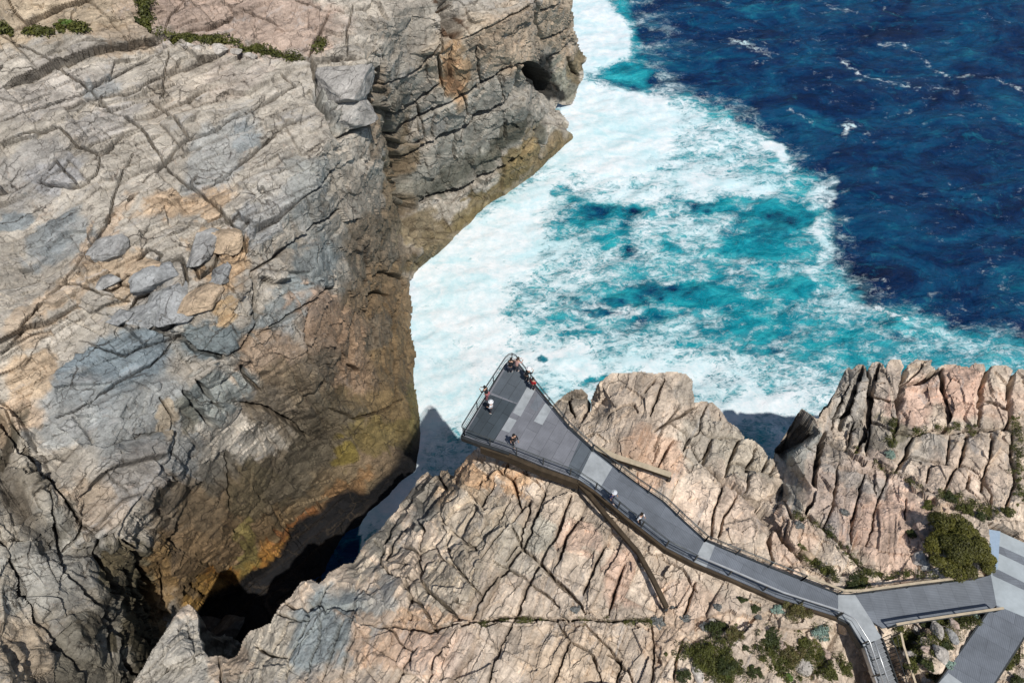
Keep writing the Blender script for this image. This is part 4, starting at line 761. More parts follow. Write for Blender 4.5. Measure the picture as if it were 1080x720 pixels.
        L = np.maximum(L, a * np.maximum(.9 * np.exp(-(best / (wd * .62)) ** 2), .52 * np.exp(-(best / (wd * 2.3)) ** 2)))
    return us, vs, st, F, T, L
_us, _vs, _st, RF, RT, RL = raster_fields()
def samp(A, u, v):
    x = np.clip((u - _us[0]) / _st, 0, A.shape[1] - 1.01); y = np.clip((v - _vs[0]) / _st, 0, A.shape[0] - 1.01)
    i = x.astype(int); j = y.astype(int); a = x - i; b = y - j
    return (A[j, i] * (1 - a) + A[j, i + 1] * a) * (1 - b) + (A[j + 1, i] * (1 - a) + A[j + 1, i + 1] * a) * b

def sea_material():
    m, nt, b = newmat('sea_water')
    g = nd(nt, 'ShaderNodeNewGeometry'); pos = g.outputs['Position']
    A = nd(nt, 'ShaderNodeAttribute', attribute_name='Sea'); sep = nd(nt, 'ShaderNodeSeparateColor'); nt.links.new(A.outputs['Color'], sep.inputs[0])
    F, T, L = sep.outputs[0], sep.outputs[1], sep.outputs[2]
    mp = nd(nt, 'ShaderNodeMapping'); mp.inputs['Scale'].default_value = (.55, 1.0, 1.0); mp.inputs['Rotation'].default_value = (0, 0, R(12)); nt.links.new(pos, mp.inputs[0]); p2 = mp.outputs[0]
    # lace: warped ridges at three scales
    wn_ = noise(nt, p2, .35, 5, .6); wv = nd(nt, 'ShaderNodeVectorMath', operation='MULTIPLY_ADD'); nt.links.new(wn_.outputs['Color'], wv.inputs[0]); wv.inputs[1].default_value = (3.4, 3.4, 0); nt.links.new(p2, wv.inputs[2])
    def ridge(scale, det=4):
        n = noise(nt, wv.outputs[0], scale, det, .62)
        return math_(nt, 'SUBTRACT', 1., math_(nt, 'MULTIPLY', math_(nt, 'ABSOLUTE', math_(nt, 'SUBTRACT', n.outputs[0], .5)), 5.2), True)
    r1, r2, r3 = ridge(.33), ridge(.95), ridge(2.6, 3)
    lace = math_(nt, 'ADD', math_(nt, 'ADD', math_(nt, 'MULTIPLY', r1, .34), math_(nt, 'MULTIPLY', r2, .36)), math_(nt, 'MULTIPLY', r3, .30))
    n0 = noise(nt, p2, .16, 6, .7); n5 = noise(nt, pos, 1.4, 8, .75)
    lace = math_(nt, 'ADD', math_(nt, 'MULTIPLY', lace, .75), math_(nt, 'ADD', math_(nt, 'MULTIPLY', n0.outputs[0], .5), math_(nt, 'MULTIPLY', n5.outputs[0], .35)))
    # coverage = smoothstep(lace - (1 - density))
    x = math_(nt, 'ADD', math_(nt, 'MULTIPLY', F, 1.0), math_(nt, 'SUBTRACT', lace, 1.37))
    mr = nd(nt, 'ShaderNodeMapRange', interpolation_type='SMOOTHSTEP'); nt.links.new(x, mr.inputs[0]); mr.inputs[1].default_value = -.12; mr.inputs[2].default_value = .40
    foam = mr.outputs[0]
    n7 = noise(nt, p2, .9, 7, .8, .6)
    L = math_(nt, 'MULTIPLY', L, ramp(nt, n7.outputs[0], [(.40, .25), (.58, 1.15)]).outputs[0])
    xl = math_(nt, 'MULTIPLY', L, math_(nt, 'ADD', math_(nt, 'MULTIPLY', r2, .5), math_(nt, 'ADD', math_(nt, 'MULTIPLY', n5.outputs[0], .7), math_(nt, 'MULTIPLY', r3, .45))))
    ml = nd(nt, 'ShaderNodeMapRange', interpolation_type='SMOOTHSTEP'); nt.links.new(xl, ml.inputs[0]); ml.inputs[1].default_value = .42; ml.inputs[2].default_value = 1.05
    # stray flecks on open water
    sp = noise(nt, p2, .55, 8, .8); fl = math_(nt, 'MULTIPLY', ramp(nt, sp.outputs[0], [(.595, 0), (.69, 1)]).outputs[0], math_(nt, 'MULTIPLY', ramp(nt, noise(nt, p2, .05, 3, .5).outputs[0], [(.44, 0), (.60, .7)]).outputs[0], 1.))
    foam = math_(nt, 'MAXIMUM', foam, math_(nt, 'MAXIMUM', ml.outputs[0], fl))
    deep = ramp(nt, noise(nt, p2, .11, 9, .76, .8).outputs[0], [(.34, (.0006, .006, .036)), (.46, (.001, .024, .090)), (.58, (.002, .066, .155)), (.68, (.008, .15, .23))])
    tq = ramp(nt, noise(nt, p2, .30, 8, .72, .5).outputs[0], [(.30, (.002, .13, .19)), (.47, (.004, .27, .35)), (.68, (.04, .50, .55))])
    tn = math_(nt, 'ADD', T, math_(nt, 'MULTIPLY', math_(nt, 'SUBTRACT', noise(nt, p2, .30, 9, .78, 1.2).outputs[0], .5), 2.0), True)
    tb = ramp(nt, tn, [(.12, 0), (.5, .5), (.9, 1)])
    c = mix(nt, tb.outputs[0], deep.outputs[0], tq.outputs[0])
    # thin foam film tints the water pale turquoise before it turns white
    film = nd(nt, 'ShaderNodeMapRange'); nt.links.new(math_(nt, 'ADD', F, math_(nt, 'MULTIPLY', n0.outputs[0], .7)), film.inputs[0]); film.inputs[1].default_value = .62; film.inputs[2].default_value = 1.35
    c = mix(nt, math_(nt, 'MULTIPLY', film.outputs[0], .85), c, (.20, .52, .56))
    c = mix(nt, foam, c, (.68, .71, .72))
    # fine mottling of the thick foam
    sw = ramp(nt, noise(nt, wv.outputs[0], .13, 8, .72, 1.2).outputs[0], [(.45, 0), (.62, .6)]); c = mix(nt, math_(nt, 'MULTIPLY', sw.outputs[0], foam), c, (.36, .60, .64))
    mt = ramp(nt, noise(nt, pos, .8, 9, .75).outputs[0], [(.36, (.78, .90, .93)), (.6, (1.04, 1.03, 1.03))])
    c = mix(nt, foam, c, mix(nt, 1., c, mt.outputs[0], 'MULTIPLY'))
    nt.links.new(c, b.inputs['Base Color'])
    rr = ramp(nt, foam, [(0, .22), (.4, .8)]); nt.links.new(rr.outputs[0], b.inputs['Roughness'])
    b.inputs['IOR'].default_value = 1.33; b.inputs['Specular IOR Level'].default_value = .35
    h1 = noise(nt, p2, .45, 8, .68, .4); h2 = noise(nt, pos, 2.2, 6, .65)
    hh = math_(nt, 'ADD', math_(nt, 'MULTIPLY', h1.outputs[0], 1.0), math_(nt, 'ADD', math_(nt, 'MULTIPLY', h2.outputs[0], .22), math_(nt, 'MULTIPLY', foam, .12)))
    bp = nd(nt, 'ShaderNodeBump'); nt.links.new(ramp(nt, foam, [(0, 1), (1, .22)]).outputs[0], bp.inputs['Strength']); bp.inputs['Distance'].default_value = 1.5
    nt.links.new(hh, bp.inputs['Height']); nt.links.new(bp.outputs[0], b.inputs['Normal'])
    return m
SEA = sea_material()
xs = np.arange(-75, 175, .38, dtype=np.float32); ys = np.arange(2, 215, .38, dtype=np.float32)
# stretch the outermost rows and columns out to the horizon
def stretch(a, lo, hi, n=14):
    k = np.linspace(1, 0, n) ** 3
    l = a[0] - (a[0] - lo) * k[:-1]; h = a[-1] + (hi - a[-1]) * (np.linspace(0, 1, n) ** 3)[1:]
    return np.concatenate([l, a, h]).astype(np.float32)
xs = stretch(xs, -6000, 6000); ys = stretch(ys, -600, 9000)
X, Y = np.meshgrid(xs, ys)
pu, pv = proj(X, Y, 0 * X); far = (Y < 3) | (Y > 400)
pu = np.where(far, 2000, pu); pv = np.where(Y < 3, 620, pv)
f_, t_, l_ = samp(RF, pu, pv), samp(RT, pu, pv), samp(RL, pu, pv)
ou = (pu < _us[0]) ; f_ = np.where(ou, 0.0, f_); t_ = np.where(ou, 0, t_); l_ = np.where(ou | (pu > _us[-1]) | (pv < _vs[0]), 0, l_)
open_ = (pu > _us[-1]) | (pv < _vs[0]); f_ = np.where(open_, 0, f_); t_ = np.where(open_, 0, t_)
ca, sa = math.cos(R(20)), math.sin(R(20)); xr, yr = X * ca + Y * sa, -X * sa + Y * ca
far = np.clip(1 - (np.abs(X - 50) - 125) / 200, 0, 1) * np.clip(1 - (Y - 210) / 300, 0, 1)
Z = (1.0 * fbm(xr / 22, yr / 8, 1., 3) + .75 * fbm(xr / 5, yr / 2.2, 4., 4)) * (1 - .45 * np.clip(f_, 0, 1)) + .10 * np.clip(f_, 0, 1) * fbm(X / 3.5, Y / 3.5, 3., 3) + .08 * l_ - 1.1 * np.clip(.8 - t_, 0, 1) * np.clip(f_ + .2, 0, 1) * .4
Z = Z * far
idx = np.arange(X.size).reshape(X.shape)
q = np.stack([idx[:-1, :-1], idx[:-1, 1:], idx[1:, 1:], idx[1:, :-1]], -1).reshape(-1, 4)
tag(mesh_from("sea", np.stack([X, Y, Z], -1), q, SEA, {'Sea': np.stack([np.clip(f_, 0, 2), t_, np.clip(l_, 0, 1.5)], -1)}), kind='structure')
# ------------------------------------------------------------------ BOARDWALK AND LOOKOUT
class MB:
    """collects vertices and faces of one part, in world space"""
    def __init__(s): s.v = []; s.f = []
    def add(s, vs, fs):
        n = len(s.v); s.v += [Vector(p) for p in vs]; s.f += [[i + n for i in f] for f in fs]; return s
    def prism(s, poly, z0, z1):
        n = len(poly); a = sum(poly[i][0] * poly[(i + 1) % n][1] - poly[(i + 1) % n][0] * poly[i][1] for i in range(n))
        if a < 0: poly = poly[::-1]
        vs = [(p[0], p[1], z0) for p in poly] + [(p[0], p[1], z1) for p in poly]
        return s.add(vs, [list(range(n))[::-1], list(range(n, 2 * n))] + [[i, (i + 1) % n, n + (i + 1) % n, n + i] for i in range(n)])
    def bar(s, a, b, w, h, up=Vector((0, 0, 1))):
        a, b = Vector(a), Vector(b); d = (b - a)
        if d.length < 1e-5: return s
        d.normalize(); sd = d.cross(up)
        if sd.length < 1e-3: sd = Vector((1, 0, 0))
        sd.normalize(); uu = sd.cross(d).normalized(); sd *= w / 2; uu *= h / 2
        vs = [a - sd - uu, a + sd - uu, a + sd + uu, a - sd + uu, b - sd - uu, b + sd - uu, b + sd + uu, b - sd + uu]
        return s.add(vs, [[0, 1, 2, 3][::-1], [4, 5, 6, 7], [0, 1, 5, 4], [1, 2, 6, 5], [2, 3, 7, 6], [3, 0, 4, 7]])
    def tube(s, pts, r, n=8, caps=True, radii=None):
        pts = [Vector(p) for p in pts]; rings = []
        for i, p in enumerate(pts):
            d = (pts[min(i + 1, len(pts) - 1)] - pts[max(i - 1, 0)]).normalized()
            x = d.cross(Vector((0, 0, 1)));
            if x.length < 1e-3: x = Vector((1, 0, 0))
            x.normalize(); y = x.cross(d).normalized(); rr = radii[i] if radii else r
            rings.append([p + x * math.cos(2 * math.pi * k / n) * rr + y * math.sin(2 * math.pi * k / n) * rr for k in range(n)])
        vs = [q for rg in rings for q in rg]; fs = []
        for i in range(len(pts) - 1):
            for k in range(n): fs.append([i * n + k, i * n + (k + 1) % n, (i + 1) * n + (k + 1) % n, (i + 1) * n + k])
        if caps: fs += [list(range(n))[::-1], [(len(pts) - 1) * n + k for k in range(n)]]
        return s.add(vs, fs)
    def build(s, name, mat, parent=None, bevel=0, smooth_=False):
        me = bpy.data.meshes.new(name)
        off = parent.location if (parent and parent.parent is None) else (parent.parent.location if parent else Vector((0, 0, 0)))
        me.from_pydata([tuple(p - off) for p in s.v], [], s.f); me.update()
        bm = bmesh.new(); bm.from_mesh(me); bmesh.ops.recalc_face_normals(bm, faces=bm.faces)
        bm.to_mesh(me); bm.free()
        if smooth_:
            for p in me.polygons: p.use_smooth = True
        me.materials.append(mat)
        o = bpy.data.objects.new(name, me); COL.objects.link(o)
        if parent: o.parent = parent
        if bevel:
            md = o.modifiers.new('bevel', 'BEVEL'); md.width = bevel; md.segments = 1; md.limit_method = 'ANGLE'
        return o

def thing(name, label, cat, loc, group=None):
    o = bpy.data.objects.new(name, None); COL.objects.link(o); o.location = loc; o.empty_display_size = .3
    return tag(o, label, cat, group)

def grating_material(name, col, var, ang, pitch=.9, mort=.45):
    """fibre-reinforced mesh panels: panel seams, fine bars, slightly different tone per panel"""
    m, nt, b = newmat(name)
    g_ = nd(nt, 'ShaderNodeNewGeometry'); mp = nd(nt, 'ShaderNodeMapping'); mp.inputs['Rotation'].default_value = (0, 0, -R(ang)); nt.links.new(g_.outputs['Position'], mp.inputs[0])
    br = nd(nt, 'ShaderNodeTexBrick'); nt.links.new(mp.outputs[0], br.inputs['Vector'])
    br.inputs['Scale'].default_value = 1; br.inputs['Brick Width'].default_value = 2.4; br.inputs['Row Height'].default_value = pitch
    br.inputs['Mortar Size'].default_value = .018; br.inputs['Mortar Smooth'].default_value = .3; br.inputs['Bias'].default_value = 0
    br.inputs['Color1'].default_value = (*[c * (1 - var) for c in col], 1); br.inputs['Color2'].default_value = (*[c * (1 + var) for c in col], 1); br.inputs['Mortar'].default_value = (*[c * mort for c in col], 1)
    wv = nd(nt, 'ShaderNodeTexWave', wave_type='BANDS', bands_direction='X'); wv.inputs['Scale'].default_value = 3.2; nt.links.new(mp.outputs[0], wv.inputs[0]); wv.inputs['Distortion'].default_value = .3
    c = mix(nt, 1., br.outputs[0], ramp(nt, wv.outputs[0], [(0, .82), (1, 1.08)]).outputs[0], 'MULTIPLY')
    n = noise(nt, g_.outputs['Position'], .8, 6, .7)
    c = mix(nt, 1., c, ramp(nt, n.outputs[0], [(.3, .78), (.7, 1.2)]).outputs[0], 'MULTIPLY')
    nt.links.new(c, b.inputs['Base Color']); b.inputs['Roughness'].default_value = .75; b.inputs['Specular IOR Level'].default_value = .25
    return m
M_DECK = grating_material('deck_grating', (.135, .15, .172), .12, -32, .9, .7)
M_LOOK = grating_material('lookout_boards', (.165, .17, .188), .09, 61, .92, .6)
M_DECK2 = grating_material('deck_grating_east', (.145, .16, .18), .10, 94, .9, .8)
M_DARK = grating_material('deck_dark', (.045, .058, .068), .15, 60, .6)
M_MID = grating_material('deck_mid', (.085, .10, .115), .12, 60, .8)
M_PLATE = simple('deck_light_plate', (.29, .31, .32), .7, 0, .22, 1.2)
M_STAIR = simple('stair_tread', (.17, .18, .19), .7, .1, .15, 3)
M_CONC = simple('plaza_light', (.31, .345, .36), .75, 0, .2, .8)
M_COR = simple('weathering_steel', (.055, .039, .023), .8, .1, .45, 1.5, .3, .3)
M_GALV = simple('galvanised_rail', (.10, .11, .11), .45, .6, .2, 4)
M_CAP = simple('weathered_handrail', (.40, .33, .23), .6, .1, .2, 3)
M_TUBE = simple('pale_handrail', (.45, .46, .46), .35, .5, .15, 3)
M_STEEL = simple('dark_steel', (.03, .034, .036), .5, .3, .3, 2)
M_MESH = None
def mesh_infill():
    m, nt, b = newmat('rail_mesh_infill')
    g_ = nd(nt, 'ShaderNodeNewGeometry')
    n = noise(nt, g_.outputs['Position'], 6, 3); nt.links.new(mix(nt, 1., (.12, .14, .15), ramp(nt, n.outputs[0], [(.3, .8), (.7, 1.2)]).outputs[0], 'MULTIPLY'), b.inputs['Base Color'])
    b.inputs['Roughness'].default_value = .5; b.inputs['Alpha'].default_value = .16
    return m
M_MESH = mesh_infill()

def line(pts, z=ZD): return [V(u, v, z) for u, v in pts]
def offset_in(pts, d):     # shift a world polyline sideways (left of travel = +)
    out = []
    for i, p in enumerate(pts):
        a = pts[max(i - 1, 0)]; b = pts[min(i + 1, len(pts) - 1)]; t = (b - a); t.z = 0; t.normalize()
        out.append(p + Vector((-t.y, t.x, 0)) * d)
    return out
def resample(pts, step):
    L = [0]
    for a, b in zip(pts, pts[1:]): L.append(L[-1] + (b - a).length)
    n = max(1, round(L[-1] / step)); out = []
    for i in range(n + 1):
        s_ = L[-1] * i / n; k = 0
        while k < len(L) - 2 and L[k + 1] < s_: k += 1
        out.append(pts[k].lerp(pts[k + 1], (s_ - L[k]) / max(L[k + 1] - L[k], 1e-6)))
    return out

def railing(name, label, pts, group, h=1.15, step=2.0, capmat=None, rails=(.15, .45, .75), post=.07, capw=.07, mesh=True, lean=0.0):
    r = thing(name, label, 'railing', pts[0].copy(), group)
    caps = MB(); caps.tube([p + Vector((0, 0, h)) for p in pts], capw / 2, 8) if capw < .1 else None
    if capw >= .1:
        caps = MB()
        for a, b in zip(pts, pts[1:]): caps.bar(a + Vector((0, 0, h)), b + Vector((0, 0, h)), capw, .06)
    caps.build('top_rail', capmat or M_GALV, r, smooth_=capw < .1)
    for k in rails:
        MB().tube([p + Vector((0, 0, h * k / .9)) for p in pts], .016, 5).build('rail', M_GALV, r)
    for p in resample(pts, step):
        MB().bar(p + Vector((0, 0, -.12)), p + Vector((0, 0, h)), post, post).build('post', M_GALV, r)
    if mesh:
        m = MB()
        for a, b in zip(pts, pts[1:]):
            m.add([a + Vector((0, 0, .08)), b + Vector((0, 0, .08)), b + Vector((0, 0, h - .06)), a + Vector((0, 0, h - .06))], [[0, 1, 2, 3]])
        m.build('mesh_infill', M_MESH, r)
    return r

def deckpart(parent, name, px, mat, top=0., th=.14, label=None):
    poly = [g(u, v)[:2] for u, v in px]
    o = MB().prism(poly, ZD + top - th, ZD + top).build(name, mat, parent)
    if label: o['label'] = label
    return o

# --- cantilevered lookout
look = thing('lookout_platform', 'triangular grey steel lookout platform cantilevered over the white surf', 'lookout', V(560, 440, ZD))
deckpart(look, 'deck', PLATFORM, M_LOOK)
deckpart(look, 'deck_panel', [(490,459),(520,467),(545,426),(517,416),(511,423)], M_DARK, .006, .02, 'dark ribbed deck panel at the outer corner')
deckpart(look, 'deck_panel', [(518,414),(535,386),(540,382),(545,385),(559,405),(545.5,425)], M_MID, .006, .02, 'mid grey deck panel near the tip')
for q in ([(556,408),(564,412),(549,439),(541,435)], [(575,425),(583,429),(572,448),(563,444)], [(537,440),(545,443),(537,456),(529,453)], [(567,415),(574,420),(566,434),(559,430)]):
    deckpart(look, 'deck_plate', q, M_PLATE if q[0][0] != 567 else M_DECK2, .012, .02, 'pale deck plate')
deckpart(look, 'deck_panel', [(612,463),(625,474),(610,505),(597,498)], M_MID, .006, .02, 'darker deck strip before the pale landing')
# side girders, following the rim
def girder(parent, pts, depth, thick=.22, mat=M_STEEL, name='girder', zt=-.02, batter=0.):
    m = MB()
    for a, b in zip(pts, pts[1:]):
        a1 = a + Vector((0, 0, zt)); b1 = b + Vector((0, 0, zt))
        m.bar(a1 - Vector((0, 0, depth / 2)), b1 - Vector((0, 0, depth / 2)), thick, depth)
    return m.build(name, mat, parent)
rim_south = line([(487,460),(507,467.5),(537,477.5),(570,491.5),(610,506)])
rim_west = line([(487,460),(533,385),(538,380.5),(543,380)])
rim_north = line([(543,380),(575,421.5),(600,451),(625,473.5)])
girder(look, rim_south[:3], .5, .25, M_STEEL); girder(look, rim_west, .5, .2, M_STEEL); girder(look, rim_north, .5, .22, M_STEEL)
g2 = girder(look, line([(507,469),(537,479),(570,493),(611,507.5)]), 1.0, .3, M_COR, 'main_girder', zt=-.18); g2['label'] = 'rusty weathering steel main girder'
girder(look, line([(560,400),(600,449),(622,470)]), 1.1, .3, M_COR, 'main_girder', zt=-.3)
for k in range(5):
    a = rim_south[0].lerp(rim_south[4], .12 + .2 * k); b = rim_north[0].lerp(rim_north[3], .10 + .22 * k)
    MB().bar(a - Vector((0, 0, .45)), b - Vector((0, 0, .45)), .16, .4).build('cross_beam', M_STEEL, look)
RG = 'steel railings of the lookout and boardwalk'
top = lambda pts: pts
railing('railing', 'dark steel railing around the western and seaward rim of the lookout, over white surf', line([(490,459),(488,457.5),(488.5,455),(510,420),(533,385),(537,381.5),(540,381)]), RG, step=2.2)
railing('railing', 'dark steel railing along the right rim of the triangular lookout, behind the person in red', line([(540,381),(544,383),(575,423),(600,453),(624,475)]), RG, step=2.2, mesh=False)
railing('railing', 'thin grey railing along the lower edge of the triangular lookout deck', line([(490,459),(507,466),(537,476),(570,489),(610,504),(628,516)]), RG, step=1.9, mesh=False)

# --- boardwalk
walk = thing('boardwalk', 'long grey grating boardwalk bending from the lookout across the rocks to the plaza', 'boardwalk', V(760, 590, ZD))
deckpart(walk, 'deck', WALK1, M_DECK); deckpart(walk, 'deck', WALK2, M_DECK, -.002); deckpart(walk, 'deck', LAND, M_PLATE, -.004, label='pale landing deck where the paths fork')
deckpart(walk, 'deck', EAST, M_DECK2, -.002); deckpart(walk, 'deck', BRANCH, M_DECK, -.002)
deckpart(walk, 'deck_plate', [(625,474),(646,492),(632,516),(610,505)], M_PLATE, .006, .02, 'pale deck plate between lookout and boardwalk')
deckpart(walk, 'deck_plate', [(743,570),(754,575),(745,598),(732,592)], M_PLATE, .006, .02, 'pale deck plate at the bend')
deckpart(walk, 'deck_plate', [(1000,709),(1018,722),(1005,740),(988,722)], M_PLATE, .006, .02, 'pale deck plate at the bottom of the branch')
south = line([(610,506),(628,518),(662,546),(703,578),(732,593),(765,607),(820,631),(884,651)])
girder(walk, south, .6, .22, M_COR, 'side_girder', zt=-.1)['label'] = 'rusty side girder below the boardwalk edge'
girder(walk, line([(625,473),(648,492),(672,510),(700,529),(722,550),(743,569),(765,579),(820,601),(884,626)]), .3, .16, M_STEEL, 'side_girder', zt=-.02)
girder(walk, line([(884,651),(896,657),(911,682)]), .6, .2, M_STEEL, 'side_girder'); girder(walk, line([(1051,639),(1042,646),(990,721),(950,790)]), .5, .16, M_STEEL, 'side_girder')
girder(walk, line([(1080,651),(1090,656),(1047,723),(1010,791)]), .5, .16, M_STEEL, 'side_girder')
for p in resample(south, 3.4):
    MB().bar(p - Vector((0, 0, .9)), p - Vector((0, 0, 3.2)), .16, .16).build('footing_post', M_STEEL, walk)
railing('railing', 'steel railing on the seaward side of the boardwalk between the lookout and the bend', line([(625,476),(648,494),(672,512),(700,531),(722,552),(743,571)]), RG, step=2.2, mesh=False, capw=.08)
railing('railing', 'dark railing on the lower side of the upper boardwalk, beside the two walkers', line([(628,516),(662,544),(703,576),(732,591)]), RG, step=2.2, mesh=False, post=.08)
railing('railing', 'seaward railing of the boardwalk between the bend and the fork, over pink rock', line([(743,571),(765,580),(820,602),(845,612)]), RG, step=2.4, mesh=False)
railing('railing', 'pale double handrail on the lower side of the boardwalk, ending at the fork', line([(732,591),(765,605),(820,629),(882,649)]), RG, h=1.1, step=2.2, mesh=False, capmat=M_TUBE, capw=.10, rails=(.35, .7))
railing('handrail', 'tan flat-topped handrail on the seaward side of the fork, in front of the round bush', line([(845,612),(884,627),(902,627),(960,619),(1027,611)]), 'tan handrails', h=1.05, step=2.1, capmat=M_CAP, capw=.14, mesh=False)
railing('handrail', 'tan flat-topped handrail on the lower side of the branch walkway, above the triangular garden', line([(937,662),(960,658),(1000,652),(1048,645)]), 'tan handrails', h=1.05, step=2.1, capmat=M_CAP, capw=.14, mesh=False)
railing('handrail', 'tan handrail running downhill beside the stairs on the garden side', [V(942,670,ZD-.3), V(945,684,ZD-.7), V(957,722,ZD-1.7), V(964,745,ZD-2.1)], 'tan handrails', h=1.0, step=2.1, capmat=M_CAP, capw=.13, mesh=False, rails=(.4,))
railing('railing', 'short pale railing on the left edge of the fork landing and down the stairs', [V(883,650,ZD-.05), V(895,656,ZD-.05), V(910,680,ZD-.05), V(932,747,ZD-2.1)], RG, h=1.0, step=1.9, mesh=False, capmat=M_TUBE, capw=.08, rails=(.4,))

# --- stairs going down from the fork
st = thing('staircase', 'narrow metal staircase with pale treads leaving the fork toward the bottom edge', 'stairs', V(920, 690, ZD - .5))
A, B = V(911, 681, ZD), V(930, 672, ZD); E_ = V(934, 748, ZD - 2.1)
NT = 14; fall = (E_ - A); run = Vector((fall.x, fall.y, 0)) / NT; rise = 2.1 / NT
for k in range(NT):
    z = ZD - rise * (k + 1); a = A + run * k; b = B + run * k; c_ = b + run * .93; d_ = a + run * .93
    m = MB(); m.prism([(a.x, a.y), (b.x, b.y), (c_.x, c_.y), (d_.x, d_.y)], z - .04, z)
    m.build('tread', M_STAIR, st)
    m = MB(); e_, f_ = a + run * .80, b + run * .80
    m.prism([(e_.x, e_.y), (f_.x, f_.y), (c_.x, c_.y), (d_.x, d_.y)], z, z + .012); m.build('nosing', M_PLATE, st)
for q, w_, mt_ in ((A, .10, M_TUBE), (B, .08, M_STEEL)):
    MB().bar(q + Vector((0, 0, -.10)), q + fall + Vector((0, 0, -.10)), w_, .36).build('stringer', mt_, st)
m = MB(); o_ = Vector((0, 0, -.22)); m.add([A + o_, B + o_, B + fall + o_, A + fall + o_, A + o_ * 1.6, B + o_ * 1.6, B + fall + o_ * 1.6, A + fall + o_ * 1.6], [[0, 1, 2, 3], [7, 6, 5, 4], [0, 4, 5, 1], [1, 5, 6, 2], [2, 6, 7, 3], [3, 7, 4, 0]]); m.build('soffit', M_STEEL, st)
q = A.lerp(B, .22)
MB().tube([q + Vector((0, 0, .95)), q + fall + Vector((0, 0, .95))], .05, 8).build('centre_handrail', M_TUBE, st, smooth_=True)
for k in range(5):
    p = q + fall * (k / 4); MB().bar(p - Vector((0, 0, .12)), p + Vector((0, 0, .95)), .05, .05).build('post', M_GALV, st)
q = B + Vector((.14, .02, 0))
fn = thing('stair_fence', 'dark picket fence along the garden side of the narrow staircase', 'fence', q.copy())
MB().tube([q + Vector((0, 0, .9)), q + fall + Vector((0, 0, .9))], .03, 6).build('top_rail', M_STEEL, fn)
for k in range(20):
    p = q + fall * (k / 19); MB().bar(p - Vector((0, 0, .1)), p + Vector((0, 0, .9)), .035, .035).build('picket', M_STEEL, fn)

# --- plaza
pl = thing('plaza', 'pale paved plaza at the right edge with two darker bands across it', 'plaza', V(1080, 620, ZD))
deckpart(pl, 'paving', PLAZA, M_CONC, .004, .2)
deckpart(pl, 'dark_band', [(1052,575),(1058,577),(1095,594),(1095,603),(1053,583)], M_DECK2, .010, .02); deckpart(pl, 'dark_band', [(1046,600),(1050,599),(1100,624),(1110,636),(1047,606.5)], M_DECK2, .010, .02)
deckpart(pl, 'edge_strip', [(1043,558),(1055,560),(1052,600),(1044,602)], simple('blue_grey_kerb', (.25, .33, .42), .6, 0, .1), .016, .05)
bp = [V(1045,559,ZD), V(1044,600,ZD)]
girder(pl, line([(1044,558),(1044,606)]), .5, .1, M_STEEL, 'side_plate')

# --- ground beams that tie the lookout back into the rock
def ground_beam(name, label, px, z, w, h):
    pts = [V(u, v, zz) for (u, v), zz in zip(px, z)]
    r = thing(name, label, 'beam', pts[0].copy(), 'rusty anchor beams of the lookout')
    m = MB()
    for a, b in zip(pts, pts[1:]): m.bar(a, b, w, h)
    m.build('web', M_COR, r)
    m = MB()
    for a, b in zip(pts, pts[1:]): m.bar(a + Vector((0, 0, h / 2 + .03)), b + Vector((0, 0, h / 2 + .03)), w * 1.15, .05)
    m.build('flange', M_CAP if 'tan' in label else M_COR, r)
    for p in resample(pts, 3.0)[1:]:
        MB().bar(p - Vector((0, 0, h / 2)), p - Vector((0, 0, h / 2 + .9)), .22, .22).build('foot', M_STEEL, r)
    return r
ground_beam('anchor_beam', 'long rusty steel anchor beam running from the lookout down over the lower rocks', [(606,506),(622,523),(640,545),(658,566),(673,583),(688,610),(703,641)], [34.3,34.3,34.5,34.6,34.7,34.8,34.9], .24, .4)
ground_beam('anchor_beam', 'short tan steel anchor beam on the seaward rock beside the lookout neck', [(628,473),(650,483),(678,492),(707,502)], [34.3,34.4,34.5,34.4], .34, .38)
# ------------------------------------------------------------------ PEOPLE
def skinned(name, nodes, edges, mat, parent, sub=2):
    """nodes: {key:(pos, rx, ry)}; grown with a Skin modifier and then fixed as mesh"""
    keys = list(nodes); me = bpy.data.meshes.new(name)
    me.from_pydata([nodes[k][0] for k in keys], [(keys.index(a), keys.index(b)) for a, b in edges], [])
    o = bpy.data.objects.new(name, me); COL.objects.link(o)
    md = o.modifiers.new('skin', 'SKIN'); md.use_smooth_shade = True
    sv = me.skin_vertices[0] if me.skin_vertices else None
    if sv is None:
        bm = bmesh.new(); bm.from_mesh(me); bm.verts.layers.skin.verify(); bm.to_mesh(me); bm.free(); sv = me.skin_vertices[0]
    for i, k in enumerate(keys):
        sv.data[i].radius = nodes[k][1:3]; sv.data[i].use_root = (i == 0)
    s2 = o.modifiers.new('sub', 'SUBSURF'); s2.levels = sub; s2.render_levels = sub
    dg = bpy.context.evaluated_depsgraph_get(); ev = o.evaluated_get(dg)
    m2 = bpy.data.meshes.new_from_object(ev); m2.name = name
    o.modifiers.clear(); o.data = m2; m2.materials.clear(); m2.materials.append(mat)
    for p in m2.polygons: p.use_smooth = True
    if parent: o.parent = parent
    return o
